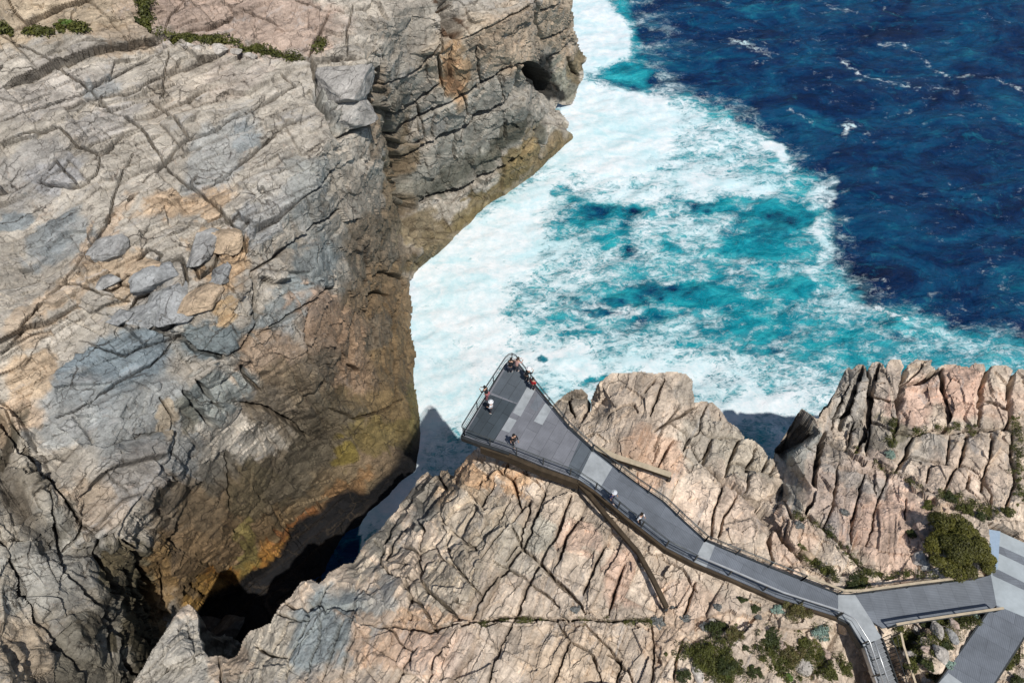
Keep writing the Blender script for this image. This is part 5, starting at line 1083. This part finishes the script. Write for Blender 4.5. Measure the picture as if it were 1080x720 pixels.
def person(label, u, v, face, top_c, leg_c, hair_c, pose='stand', skin_c=(.42, .25, .17), hat=None, h=1.7):
    base = V(u, v, ZD + .012); t = thing('person', label, 'person', base); t.rotation_euler = (0, 0, R(face)); t.scale = (h / 1.75,) * 3
    lean = {'stand': 0, 'lean': .2, 'walk': .05}[pose]; stp = .22 if pose == 'walk' else .04
    J = {}
    def P(k, x, y, z, rx, ry=None): J[k] = ((x, y, z), rx, ry or rx)
    # y = forward
    P('pelvis', 0, 0, .95, .15, .11); P('waist', 0, lean * .25, 1.10, .13, .10); P('chest', 0, lean * .65, 1.30, .155, .115); P('collar', 0, lean * .85, 1.43, .11, .08); P('neck', 0, lean + .01, 1.50, .055)
    P('jaw', 0, lean + .05, 1.575, .068, .075); P('head', 0, lean + .035, 1.66, .078, .092); P('crown', 0, lean + .03, 1.735, .05, .06)
    E = [('pelvis', 'waist'), ('waist', 'chest'), ('chest', 'collar'), ('collar', 'neck'), ('neck', 'jaw'), ('jaw', 'head'), ('head', 'crown')]
    for s, n in ((-1, 'l'), (1, 'r')):
        f = stp * s
        P('hip' + n, .09 * s, 0, .88, .095); P('knee' + n, .10 * s, f * .6 + .03, .50, .06); P('ankle' + n, .10 * s, f, .09, .04); P('toe' + n, .12 * s, f + .17, .035, .042, .03)
        E += [('pelvis', 'hip' + n), ('hip' + n, 'knee' + n), ('knee' + n, 'ankle' + n), ('ankle' + n, 'toe' + n)]
        sh = (.18 * s, lean * .82, 1.41)
        if pose == 'lean': el = (.25 * s, lean + .12, 1.16); wr = (.14 * s, lean + .34, 1.13)
        elif pose == 'walk': el = (.25 * s, lean - .10 * s, 1.13); wr = (.25 * s, lean - .12 * s + .10, .90)
        else: el = (.25 * s, .02 + lean, 1.13); wr = (.18 * s, .20 + lean, 1.05)
        P('sh' + n, *sh, .058); P('el' + n, *el, .042); P('wr' + n, *wr, .028)
        d = (Vector(wr) - Vector(el)).normalized(); pm = Vector(wr) + d * .07
        P('palm' + n, *pm, .034, .018)
        E += [('collar', 'sh' + n), ('sh' + n, 'el' + n), ('el' + n, 'wr' + n), ('wr' + n, 'palm' + n)]
        sd = d.cross(Vector((0, 0, 1))).normalized()
        for k, (o_, L) in enumerate(((-.027, .07), (-.009, .085), (.009, .08), (.027, .06))):
            q = pm + sd * o_ + d * .035; P(f'f{k}a' + n, *q, .009); q = q + d * L * .6 - Vector((0, 0, .012)); P(f'f{k}b' + n, *q, .008); q = q + d * L * .35 - Vector((0, 0, .02)); P(f'f{k}c' + n, *q, .007)
            E += [('palm' + n, f'f{k}a' + n), (f'f{k}a' + n, f'f{k}b' + n), (f'f{k}b' + n, f'f{k}c' + n)]
        q = Vector(wr) + d * .03 - sd * .032 * s; P('ta' + n, *q, .011); q = q + d * .04 - sd * .02 * s; P('tb' + n, *q, .009)
        E += [('wr' + n, 'ta' + n), ('ta' + n, 'tb' + n)]
    body = skinned('body', J, E, simple('skin', skin_c, .6, 0, .05), t)
    # facial relief: nose, brow and ears
    fm = MB(); hz = Vector((0, lean + .035, 1.65))
    def addm(m, name, mat, par): 
        me = bpy.data.meshes.new(name); me.from_pydata([tuple(p) for p in m.v], [], m.f); me.materials.append(mat); o = bpy.data.objects.new(name, me); COL.objects.link(o); o.parent = par
        for p in me.polygons: p.use_smooth = True
        return o
    cl = lambda ks, k, add: {q: (J[q][0], J[q][1] * k + add, J[q][2] * k + add) for q in ks}
    tk = ['chest', 'waist', 'pelvis', 'collar', 'shl', 'ell', 'shr', 'elr']
    JT = cl(tk, 1.04, .014); JT['pelvis'] = ((0, .0, .90), .17, .13)
    for n in 'lr':
        e = Vector(J['el' + n][0]).lerp(Vector(J['wr' + n][0]), .6); JT['sl' + n] = (tuple(e), .046, .046)
    skinned('shirt', JT, [('chest', 'waist'), ('waist', 'pelvis'), ('chest', 'collar'), ('collar', 'shl'), ('shl', 'ell'), ('ell', 'sll'), ('collar', 'shr'), ('shr', 'elr'), ('elr', 'slr')], simple('shirt', top_c, .85, 0, .08), t)
    JL = cl(['pelvis', 'hipl', 'kneel', 'anklel', 'hipr', 'kneer', 'ankler'], 1.05, .016)
    JL['pelvis'] = ((0, 0, .94), .165, .125)
    skinned('trousers', JL, [('pelvis', 'hipl'), ('hipl', 'kneel'), ('kneel', 'anklel'), ('pelvis', 'hipr'), ('hipr', 'kneer'), ('kneer', 'ankler')], simple('trousers', leg_c, .85, 0, .08), t)
    JH = {'a': ((0, lean + .012, 1.69), .088, .10), 'b': ((0, lean + .0, 1.745), .075, .085), 'c': ((0, lean - .05, 1.62), .07, .05)}
    skinned('hair', JH, [('a', 'b'), ('a', 'c')], simple('hair', hair_c, .7, 0, .1), t)
    if hat:
        m = MB(); n = 20
        prof = [(.20, 1.715), (.19, 1.73), (.115, 1.745), (.11, 1.80), (.07, 1.835), (.0, 1.84)]
        vs = [(r_ * math.cos(2 * math.pi * k / n), lean + .02 + r_ * math.sin(2 * math.pi * k / n), z) for r_, z in prof for k in range(n)]
        fs = [[i * n + k, i * n + (k + 1) % n, (i + 1) * n + (k + 1) % n, (i + 1) * n + k] for i in range(len(prof) - 1) for k in range(n)]
        m.add(vs, fs); addm(m, 'hat', simple('hat', hat, .8, 0, .05), t)
    for s in (-1, 1):
        me_k = {'a': ((.105 * s, (stp * s) - .02, .045), .05, .045), 'b': ((.12 * s, stp * s + .17, .042), .05, .038)}
        skinned('shoe', me_k, [('a', 'b')], simple('shoe', (.55, .54, .52) if leg_c[0] < .2 else (.05, .05, .05), .7, 0, .1), t, 1)
    return t
BLK = (.012, .013, .016); NAVY = (.02, .035, .13); WHT = (.78, .79, .80)
person('person in dark clothes standing at the tip of the lookout', 538, 393, -20, BLK, (.03, .035, .05), (.02, .015, .01), 'lean')
person('person in a pale pink top leaning on the rail at the tip', 544.5, 391.5, -45, (.55, .33, .29), (.05, .05, .06), (.04, .025, .015), 'lean')
person('person in black with a white hat at the right rim, beside the person in red', 555, 402, -50, BLK, BLK, (.03, .02, .01), 'lean', hat=WHT)
person('person in a bright red top by the right rim of the lookout', 561.5, 411, -40, (.48, .015, .02), (.03, .03, .035), (.02, .015, .01), 'stand')
person('person in a black top and dusky pink trousers leaning over the western rail', 514, 421, 55, BLK, (.30, .10, .11), (.01, .01, .01), 'lean')
person('person in a white shirt and white hat behind the western rail', 518.5, 435, 70, WHT, (.06, .06, .07), (.05, .03, .02), 'stand', hat=WHT)
person('person dressed all in black walking alone across the pale part of the lookout', 541.5, 469, -150, BLK, BLK, (.01, .01, .01), 'walk')
person('person in a navy blue top walking along the boardwalk near the pale plate', 644, 528, -125, NAVY, (.03, .035, .06), (.25, .20, .15), 'walk', hat=(.55, .57, .60))
person('person in a white top and black trousers walking along the boardwalk', 672.5, 550.5, -125, WHT, BLK, (.02, .015, .01), 'walk')

# ------------------------------------------------------------------ BOULDERS AND PLANTS
def on(sh, u, v):
    i = int(round((v - sh.v0) / sh.step)); j = int(round((u - sh.u0) / sh.step))
    return Vector(sh.P2[i, j].tolist())
ROCKC = {'white': (.47, .43, .38), 'pink': (.46, .35, .29), 'grey': (.31, .305, .29), 'dark': (.085, .08, .07), 'tan': (.46, .35, .24), 'blue': (.30, .305, .30), 'mid': (.36, .34, .31)}
def ico(sub):
    bm = bmesh.new(); bmesh.ops.create_icosphere(bm, subdivisions=sub, radius=1); v = np.array([x.co[:] for x in bm.verts], np.float32); f = np.array([[q.index for q in x.verts] for x in bm.faces]); bm.free(); return v, f
ICO = ico(5)
def boulder(label, sh, u, v, r, col, flat=.7, seed=0, stretch=(1, 1), rot=0, group=None, raise_=.25):
    p = on(sh, u, v); vv, ff = ICO; rs = np.random.RandomState(seed + 5)
    q = vv.copy()
    for k in range(11 if sh is LS else 16):     # planar facets cut into the ball
        n = rs.normal(size=3); n /= np.linalg.norm(n); d = .50 + .25 * rs.rand()
        h = q @ n; q = q - np.outer(np.maximum(h - d, 0) * (.96 if sh is LS else .8), n)
    s = seed * 3.1
    q = q * (1 + .16 * fbm(vv[:, 0] * 1.6 + s, vv[:, 1] * 1.6, vv[:, 2] * 1.6, 5) + .05 * fbm(vv[:, 0] * 6 + s, vv[:, 1] * 6, vv[:, 2] * 6, 3))[:, None]
    q = q * np.array([r * stretch[0], r * stretch[1], r * flat]); c, s_ = math.cos(R(rot)), math.sin(R(rot))
    q = np.stack([q[:, 0] * c - q[:, 1] * s_, q[:, 0] * s_ + q[:, 1] * c, q[:, 2]], 1)
    cc = np.array(ROCKC[col], np.float32) * (1 + .5 * fbm(q[:, 0] * 1.5 / r, q[:, 1] * 1.5 / r, q[:, 2] * 1.5 / r + seed, 4))[:, None]
    o = mesh_from('boulder', q, ff, ROCK, {'Col': np.concatenate([cc, np.full((len(cc), 1), .6)], 1)})
    o.location = p + Vector((0, 0, r * flat * raise_)); return tag(o, label, 'boulder', group)
boulder('whitish rounded boulder just left of the round bush', NS, 969, 589, .65, 'white', .8, 1)
boulder('pink boulder leaning against the upper left of the round bush', NS, 973, 560, .75, 'pink', .8, 2, (1, 1.3), 30)
boulder('small grey stone below the whitish boulder by the bush', NS, 976, 597, .38, 'grey', .8, 3)
boulder('tan boulder below the round bush, above the tan handrail', NS, 985, 595, .5, 'tan', .8, 4)
boulder('flat pale boulder at the foot of the bush, nearest the handrail', NS, 992, 603, .62, 'white', .6, 5, (1.3, .8), 10)
boulder('pink brown boulder between the whitish boulder and the bush', NS, 974, 577, .42, 'pink', .8, 6)
boulder('small tan stone above the round bush', NS, 990, 537, .45, 'tan', .7, 7)
T_ = 'white boulders in the triangular garden'
boulder('large pale pink boulder in the middle of the triangular garden', NS, 988, 665, .62, 'white', .7, 11, (.8, 1.3), 10)
boulder('upright white boulder near the lower middle of the triangular garden', NS, 990, 690, .62, 'white', .8, 12, (.8, 1.1), 20)
boulder('white boulder close to the stairs handrail in the triangular garden', NS, 962, 690, .5, 'white', .7, 13, (1.2, .8), -20)
boulder('grey boulder beside the branch walkway in the triangular garden', NS, 1004, 672, .5, 'grey', .7, 14, (.8, 1.2), 30)
boulder('pinkish stone under the lower tan handrail', NS, 1006, 658, .42, 'pink', .7, 15)
boulder('small white stone near the top corner of the triangular garden', NS, 968, 663, .32, 'white', .7, 16)
boulder('tan stone beside the stairs handrail, near the bottom of the garden', NS, 962, 710, .4, 'tan', .7, 19)
boulder('small tan stone in the upper middle of the triangular garden', NS, 980, 668, .3, 'tan', .7, 20)
boulder('white stone at the bottom edge of the triangular garden', NS, 976, 716, .5, 'white', .7, 17)
boulder('small pink stone among shrubs low in the triangular garden', NS, 975, 685, .34, 'pink', .7, 18)
boulder('pale wedge of rock on the scrub patch, left of the dark shrub', NS, 750, 654, .42, 'white', .6, 21, (1.2, .7), 40)
boulder('cream boulder half buried in scrub below the boardwalk', NS, 848, 704, .7, 'white', .6, 22, (1.3, .9), -20)
boulder('pinkish boulder between two dark shrubs in the scrub patch', NS, 824, 681, .45, 'pink', .6, 23)
boulder('long pale boulder near the left edge of the scrub patch', NS, 735, 711, .55, 'white', .6, 24, (.7, 1.3), 20)
boulder('pale stone beside the shrubs left of the stairs', NS, 873, 688, .5, 'pink', .6, 25)
boulder('pale stone in the vegetated crack above the boardwalk', NS, 853, 583, .5, 'tan', .6, 26, (1.3, .7), -30)
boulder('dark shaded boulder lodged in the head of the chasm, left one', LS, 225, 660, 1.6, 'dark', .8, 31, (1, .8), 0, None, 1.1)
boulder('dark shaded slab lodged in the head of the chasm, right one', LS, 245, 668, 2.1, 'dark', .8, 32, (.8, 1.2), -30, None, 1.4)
boulder('big grey boulder perched at the top of the far cliff edge', LS, 364, 92, 3.6, 'mid', .62, 41, (1.15, 1.0), 30, None, .25)
boulder('grey boulder just below the big perched boulder on the far cliff', LS, 371, 123, 3.1, 'mid', .6, 42, (1.1, .8), 35, None, .1)
for k, (u, v, r, c, lb, sx, rt) in enumerate([
    (213,262,1.25,'grey','oval grey boulder in the orange hollow of the headland',1.5,70),(233,252,1.5,'tan','tan boulder at the top right of the orange hollow',1.3,-50),(212,318,1.2,'tan','long tan boulder just above the big round grey block',1.5,50),
    (150,330,1.3,'blue','blue grey boulder at the lower left of the boulder cluster',1.1,20),(162,290,1.5,'blue','slanting blue grey slab in the headland boulder cluster',1.6,50),(180,322,1.7,'blue','largest slanting slab in the headland boulder cluster',1.5,52),(110,263,1.2,'grey','rounded grey boulder left of the boulder cluster',1.3,40),
    (148,283,1.0,'tan','small tan boulder above the slanting blue slabs',1.4,40),(233,288,1.0,'blue','small blue grey stone in the orange hollow',1.2,80),(125,332,.9,'blue','flat blue grey stone at the far left of the cluster',1.4,10),(113,297,.8,'grey','small stone on the ledge left of the slanting slabs',1.3,10)]):
    boulder(lb, LS, u, v, r * 1.25, c, .6, 60 + k, (sx, 1.0), rt, 'boulders in the headland hollow', -.12)
for k, (u, v, r, lb) in enumerate([(197,50,.7,'white stone right of the grassy strip on the headland top'),(206,54,.6,'small white stone second along the grassy strip'),(230,54,1.0,'largest pale stone lying below the grassy strip'),(246,55,.8,'pale stone at the right end of the stone row'),(262,58,.7,'flat pale stone past the end of the stone row')]):
    boulder(lb, LS, u, v, r, 'white', .5, 80 + k, (1.4, .8), -10, 'pale stones along the grassy strip', 0)

def leaf_material():
    m, nt, b = newmat('leaves')
    a = nd(nt, 'ShaderNodeAttribute', attribute_name='Col'); g_ = nd(nt, 'ShaderNodeNewGeometry')
    n = noise(nt, g_.outputs['Position'], 2.5, 4, .6)
    nt.links.new(mix(nt, 1., a.outputs['Color'], ramp(nt, n.outputs[0], [(.3, .6), (.7, 1.4)]).outputs[0], 'MULTIPLY'), b.inputs['Base Color'])
    b.inputs['Roughness'].default_value = .6; b.inputs['Specular IOR Level'].default_value = .3
    return m
LEAF = leaf_material(); BARK = simple('bark', (.10, .075, .05), .9, 0, .3, 5)
GREENS = {'moss': ((.035, .038, .008), (.135, .125, .018)), 'dark': ((.022, .032, .009), (.05, .06, .013)), 'olive': ((.035, .040, .009), (.095, .10, .018)), 'brown': ((.09, .065, .022), (.10, .10, .03)), 'teal': ((.16, .24, .20), (.24, .32, .26)), 'grey': ((.13, .14, .13), (.19, .19, .18)), 'bright': ((.06, .11, .02), (.11, .17, .035))}
def leaves(centres, radii, n, size, cols, rs, dome=True):
    k = rs.randint(0, len(centres), n); d = rs.normal(size=(n, 3)); d /= np.linalg.norm(d, axis=1)[:, None]
    if dome: d[:, 2] = np.where(d[:, 2] < -.2, -d[:, 2], d[:, 2])
    rr = (.55 + .5 * rs.rand(n) ** .6)[:, None]
    c = centres[k] + d * radii[k][:, None] * rr
    a = rs.normal(size=(n, 3)); nrm = d * .9 + a * .55 + np.array([0, 0, .35]); nrm /= np.linalg.norm(nrm, axis=1)[:, None]
    t = np.cross(nrm, rs.normal(size=(n, 3))); t /= np.linalg.norm(t, axis=1)[:, None]; b_ = np.cross(nrm, t)
    s = (size * (.6 + .8 * rs.rand(n)))[:, None]
    v = np.stack([c - t * s, c + b_ * s * .45, c + t * s, c - b_ * s * .45], 1).reshape(-1, 3)
    f = np.arange(4 * n).reshape(n, 4)
    w_ = (rs.rand(len(centres)) * .6)[k] + .4 * rs.rand(n)
    col = np.array(cols[0]) * (1 - w_[:, None]) + np.array(cols[1]) * w_[:, None]
    return v, f, np.repeat(col, 4, 0)
def shrub(name, label, sh, u, v, rpx, col, ry=1., hgt=.6, n=None, size=.07, group=None, seed=0):
    p = on(sh, u, v); dd = (CAMZ - p.z) * SP + p.y * CP; r = rpx * dd / FPX
    rs = np.random.RandomState(seed + int(u * 7 + v)); t = thing(name, label, 'bush' if 'bush' in name else 'shrub', p, group)
    nc = 26 + int(r * 14); a = rs.rand(nc) * 6.283; q = np.sqrt(rs.rand(nc)) * .85; lf = .5 if 'bush' in name else 1.; lump = 1 + lf * (.25 * np.sin(a * 3 + seed) + .15 * np.sin(a * 5 + u))
    cx = np.cos(a) * q * r * lump; cy = np.sin(a) * q * r * ry * lump; cz = r * hgt * np.sqrt(np.clip(1 - q ** 2, .03, 1)) * (.55 + .5 * rs.rand(nc))
    C_ = np.stack([cx, cy, cz], 1); rad = r * (.16 + .16 * rs.rand(nc))
    vv, ff, cc = leaves(C_, rad, n or int(900 + 2200 * min(r * r, 4)), size, GREENS[col], rs)
    mesh_from('crown', vv, ff, LEAF, {'Col': cc}, False, t)
    m = MB()
    for k in range(7):
        e = Vector(C_[k].tolist()); m.tube([p + Vector((0, 0, -.3)), p + e * .45 + Vector((0, 0, .1)), p + e * .95], .04, 5, radii=[.05 + .02 * r, .035 + .01 * r, .012])
    m.build('trunk', BARK, t)
    return t
shrub('round_bush', 'large round olive green bush above the tan handrail beside the plaza', NS, 1003, 581, 33, 'moss', 1.05, .72, 42000, .07, seed=3)
sh_list = [
 (755,663,12,'dark','dark green shrub near the top of the scrub patch'),(743,694,18,'olive','broad olive shrub at the left of the scrub patch'),(766,704,11,'dark','dark shrub right of the broad olive shrub'),(774,671,11,'brown','brownish shrub beside the pale strip of bare ground'),
 (743,660,6,'grey','small grey blue shrub at the upper left of the scrub patch'),(711,641,4.5,'grey','tiny grey plant on the rock left of the scrub patch'),(724,653,6,'grey','grey plant growing at the end of the long anchor beam'),(781,634,5,'dark','small dark shrub just below the boardwalk, left one'),(794,643,6,'dark','small dark shrub below the boardwalk on pale ground'),
 (838,646,15,'brown','reddish brown green shrub tucked under the boardwalk edge'),(820,643,6,'teal','small blue green plant under the boardwalk edge'),(866,668,11,'teal','pale blue green shrub left of the stairs'),(812,674,13,'dark','dark round shrub in the middle of the scrub patch'),(834,691,14,'brown','russet shrub near the pale boulder'),
 (849,678,9,'olive','olive shrub between the russet and blue green shrubs'),(822,708,10,'olive','olive shrub at the bottom middle of the scrub patch'),(796,709,8,'dark','dark shrub at the bottom of the bare strip'),(866,693,7,'dark','small dark shrub left of the staircase shadow'),(886,704,9,'olive','olive shrub close beside the stairs'),(719,714,9,'dark','dark shrub at the bottom left corner of the scrub patch'),
 (768,713,4,'bright','bright green plant at the bottom of the scrub patch'),(785,685,3.5,'dark','lone tiny plant on the bare pale strip'),(832,714,5,'bright','bright green plant at the bottom edge, further right'),(872,711,8,'olive','low olive shrub at the bottom edge near the stairs'),(800,650,3.5,'grey','tiny grey plant on the pale ground'),(756,642,4,'grey','tiny grey plant on pink rock below the bend'),
 (950,676,7,'olive','olive shrub beside the stairs handrail in the garden'),(963,672,6,'dark','dark shrub near the top corner of the garden'),(977,657,7,'dark','dark shrub under the lower tan handrail, left part'),(975,674,6,'dark','dark shrub between the two big pale boulders'),(958,700,9,'olive','olive shrub at the lower left of the garden'),(977,699,7,'dark','dark shrub below the small pink stone'),(993,655,6,'olive','olive shrub in the middle under the lower tan handrail'),
 (1018,653,6,'dark','dark shrub under the lower tan handrail, right part'),(1031,652,6,'teal','grey green plant in the garden corner by the branch walkway'),(997,680,7,'dark','dark shrub between the grey boulder and upright boulder'),(985,714,8,'brown','brown green shrub at the bottom tip of the garden'),(948,660,5,'olive','small shrub in the top left corner of the garden'),(1000,700,6,'teal','grey green plant beside the branch walkway'),(944,676,5,'olive','narrow olive shrub squeezed between the stair fence and handrail'),(952,708,5,'dark','dark shrub beside the lower end of the stairs handrail'),
 (1000,528,7,'dark','small dark bush above the round bush'),(979,531,8,'olive','olive shrub above and left of the round bush'),(1018,537,9,'olive','olive shrub merging with the top of the round bush'),(962,562,6,'dark','narrow dark shrub left of the pink boulder'),(1062,540,7,'olive','olive shrub above the plaza on the right edge'),(1036,545,7,'dark','dark shrub to the upper right of the round bush'),
 (900,616,11,'dark','low dark green shrub on the inner side of the fork'),(911,615,9,'olive','olive end of the low growth at the fork'),(889,573,6,'dark','dark shrub in the diagonal crack above the boardwalk'),(876,560,5,'dark','small dark shrub higher up the diagonal crack'),(1062,700,7,'olive','olive shrub right of the branch walkway'),(1072,716,7,'dark','dark shrub in the bottom right corner'),
 (842,556,5,'grey','round grey plant in the crack junction'),(891,538,5,'grey','grey lichen like plant on the pinnacle slope'),(938,478,6,'teal','pale green plant in the vertical cleft on the right'),(607,643,5,'grey','grey plant in the long horizontal crack'),(694,656,8,'grey','grey blue plants where the long crack meets the beam'),
 (71,29,6,'bright','bright green tuft on the sandy top of the headland'),(143,22,5,'dark','dark shrub left of the grassy gully on the headland'),(155,29,6,'olive','olive shrub at the foot of the grassy gully'),(151,2,6,'bright','bright green shrub at the very top of the grassy gully')]
for k, (u, v, r_, c, lb) in enumerate(sh_list):
    sh = LS if u < 400 else NS
    shrub('shrub', lb, sh, u, v, r_, c, .8, .5, None, .05 if u > 400 else .12, seed=k)
# low growth rooted in the cracks: one mass nobody could count
def mats():
    rs = np.random.RandomState(9); cs = []; rd = []; cl = []
    for sh, ln, wd, dens in [(NS, [(838,545),(853,545),(868,556),(883,570),(895,581),(907,592)], 3.5, 60),(NS, [(843,575),(858,588),(872,600),(880,612)], 4, 50),(NS, [(893,470),(912,482),(933,494),(953,503),(973,517)], 3, 50),(NS, [(941,440),(942,455),(938,470)], 3.5, 40),
            (NS, [(960,457),(985,450),(1020,448),(1030,452)], 3, 50),(NS, [(1072,440),(1074,470),(1072,500),(1075,530)], 4, 60),(NS, [(905,600),(940,607),(970,605)], 3, 40),(NS, [(480,662),(530,654),(590,652),(640,653),(690,655)], 2, 60),(NS, [(715,690),(760,680),(770,715),(740,700)], 14, 190),(NS, [(800,680),(830,700),(870,700),(850,675)], 15, 210),
            (NS, [(950,665),(965,690),(985,680),(1010,655),(1030,652)], 9, 170),(NS, [(970,605),(1000,608),(1020,606)], 2.5, 30),(NS, [(985,520),(1020,530),(1050,540)], 5, 50),(NS, [(1055,680),(1065,700),(1075,680)], 6, 40),
            (LS, [(173,38),(195,43),(213,45),(235,45),(255,50),(275,53),(295,55),(318,61)], 2.4, 110),(LS, [(152,0),(153,12),(156,26)], 3., 50),(LS, [(28,32),(50,35),(72,30),(90,36)], 2., 26),(LS, [(0,30),(10,33)], 2, 8),(LS, [(340,44),(336,52)], 1.5, 6)]:
        for _ in range(dens):
            k = rs.randint(len(ln) - 1); t = rs.rand(); u = ln[k][0] * (1 - t) + ln[k + 1][0] * t + rs.normal() * wd * .6; v = ln[k][1] * (1 - t) + ln[k + 1][1] * t + rs.normal() * wd * .5
            p = on(sh, u, v)
            if sh is NS and any(inpoly(np.float64(p.x), np.float64(p.y), [g(*q)[:2] for q in P_]) for P_ in (PLATFORM, WALK1, WALK2, LAND, EAST, PLAZA, BRANCH)): continue
            cs.append(list(p)); rd.append((.12 + .26 * rs.rand()) * (2.2 if sh is LS else 1)); cl.append(int(sh is LS))
    cs = np.array(cs); rd = np.array(rd); fr = np.array(cl) == 1
    for sel, n, size, rk, lb in ((~fr, 60000, .05, 1.0, 'low olive green growth in cracks and hollows of the near cliff top'), (fr, 16000, .13, 1.0, 'low green vegetation in a strip on top of the headland')):
        vv, ff, cc = leaves(cs[sel], rd[sel] * rk, n, size, GREENS['olive'], rs)
        nz = fbm(vv[:, 0] / 1.5, vv[:, 1] / 1.5, vv[:, 2], 3)[:, None]; cc = cc * (1 + .5 * nz) + np.array([.03, .01, 0]) * np.clip(nz, 0, 1)
        o = mesh_from('ground_cover', vv, ff, LEAF, {'Col': cc}, False); o['kind'] = 'stuff'
        tag(o, lb, 'ground cover')
mats()
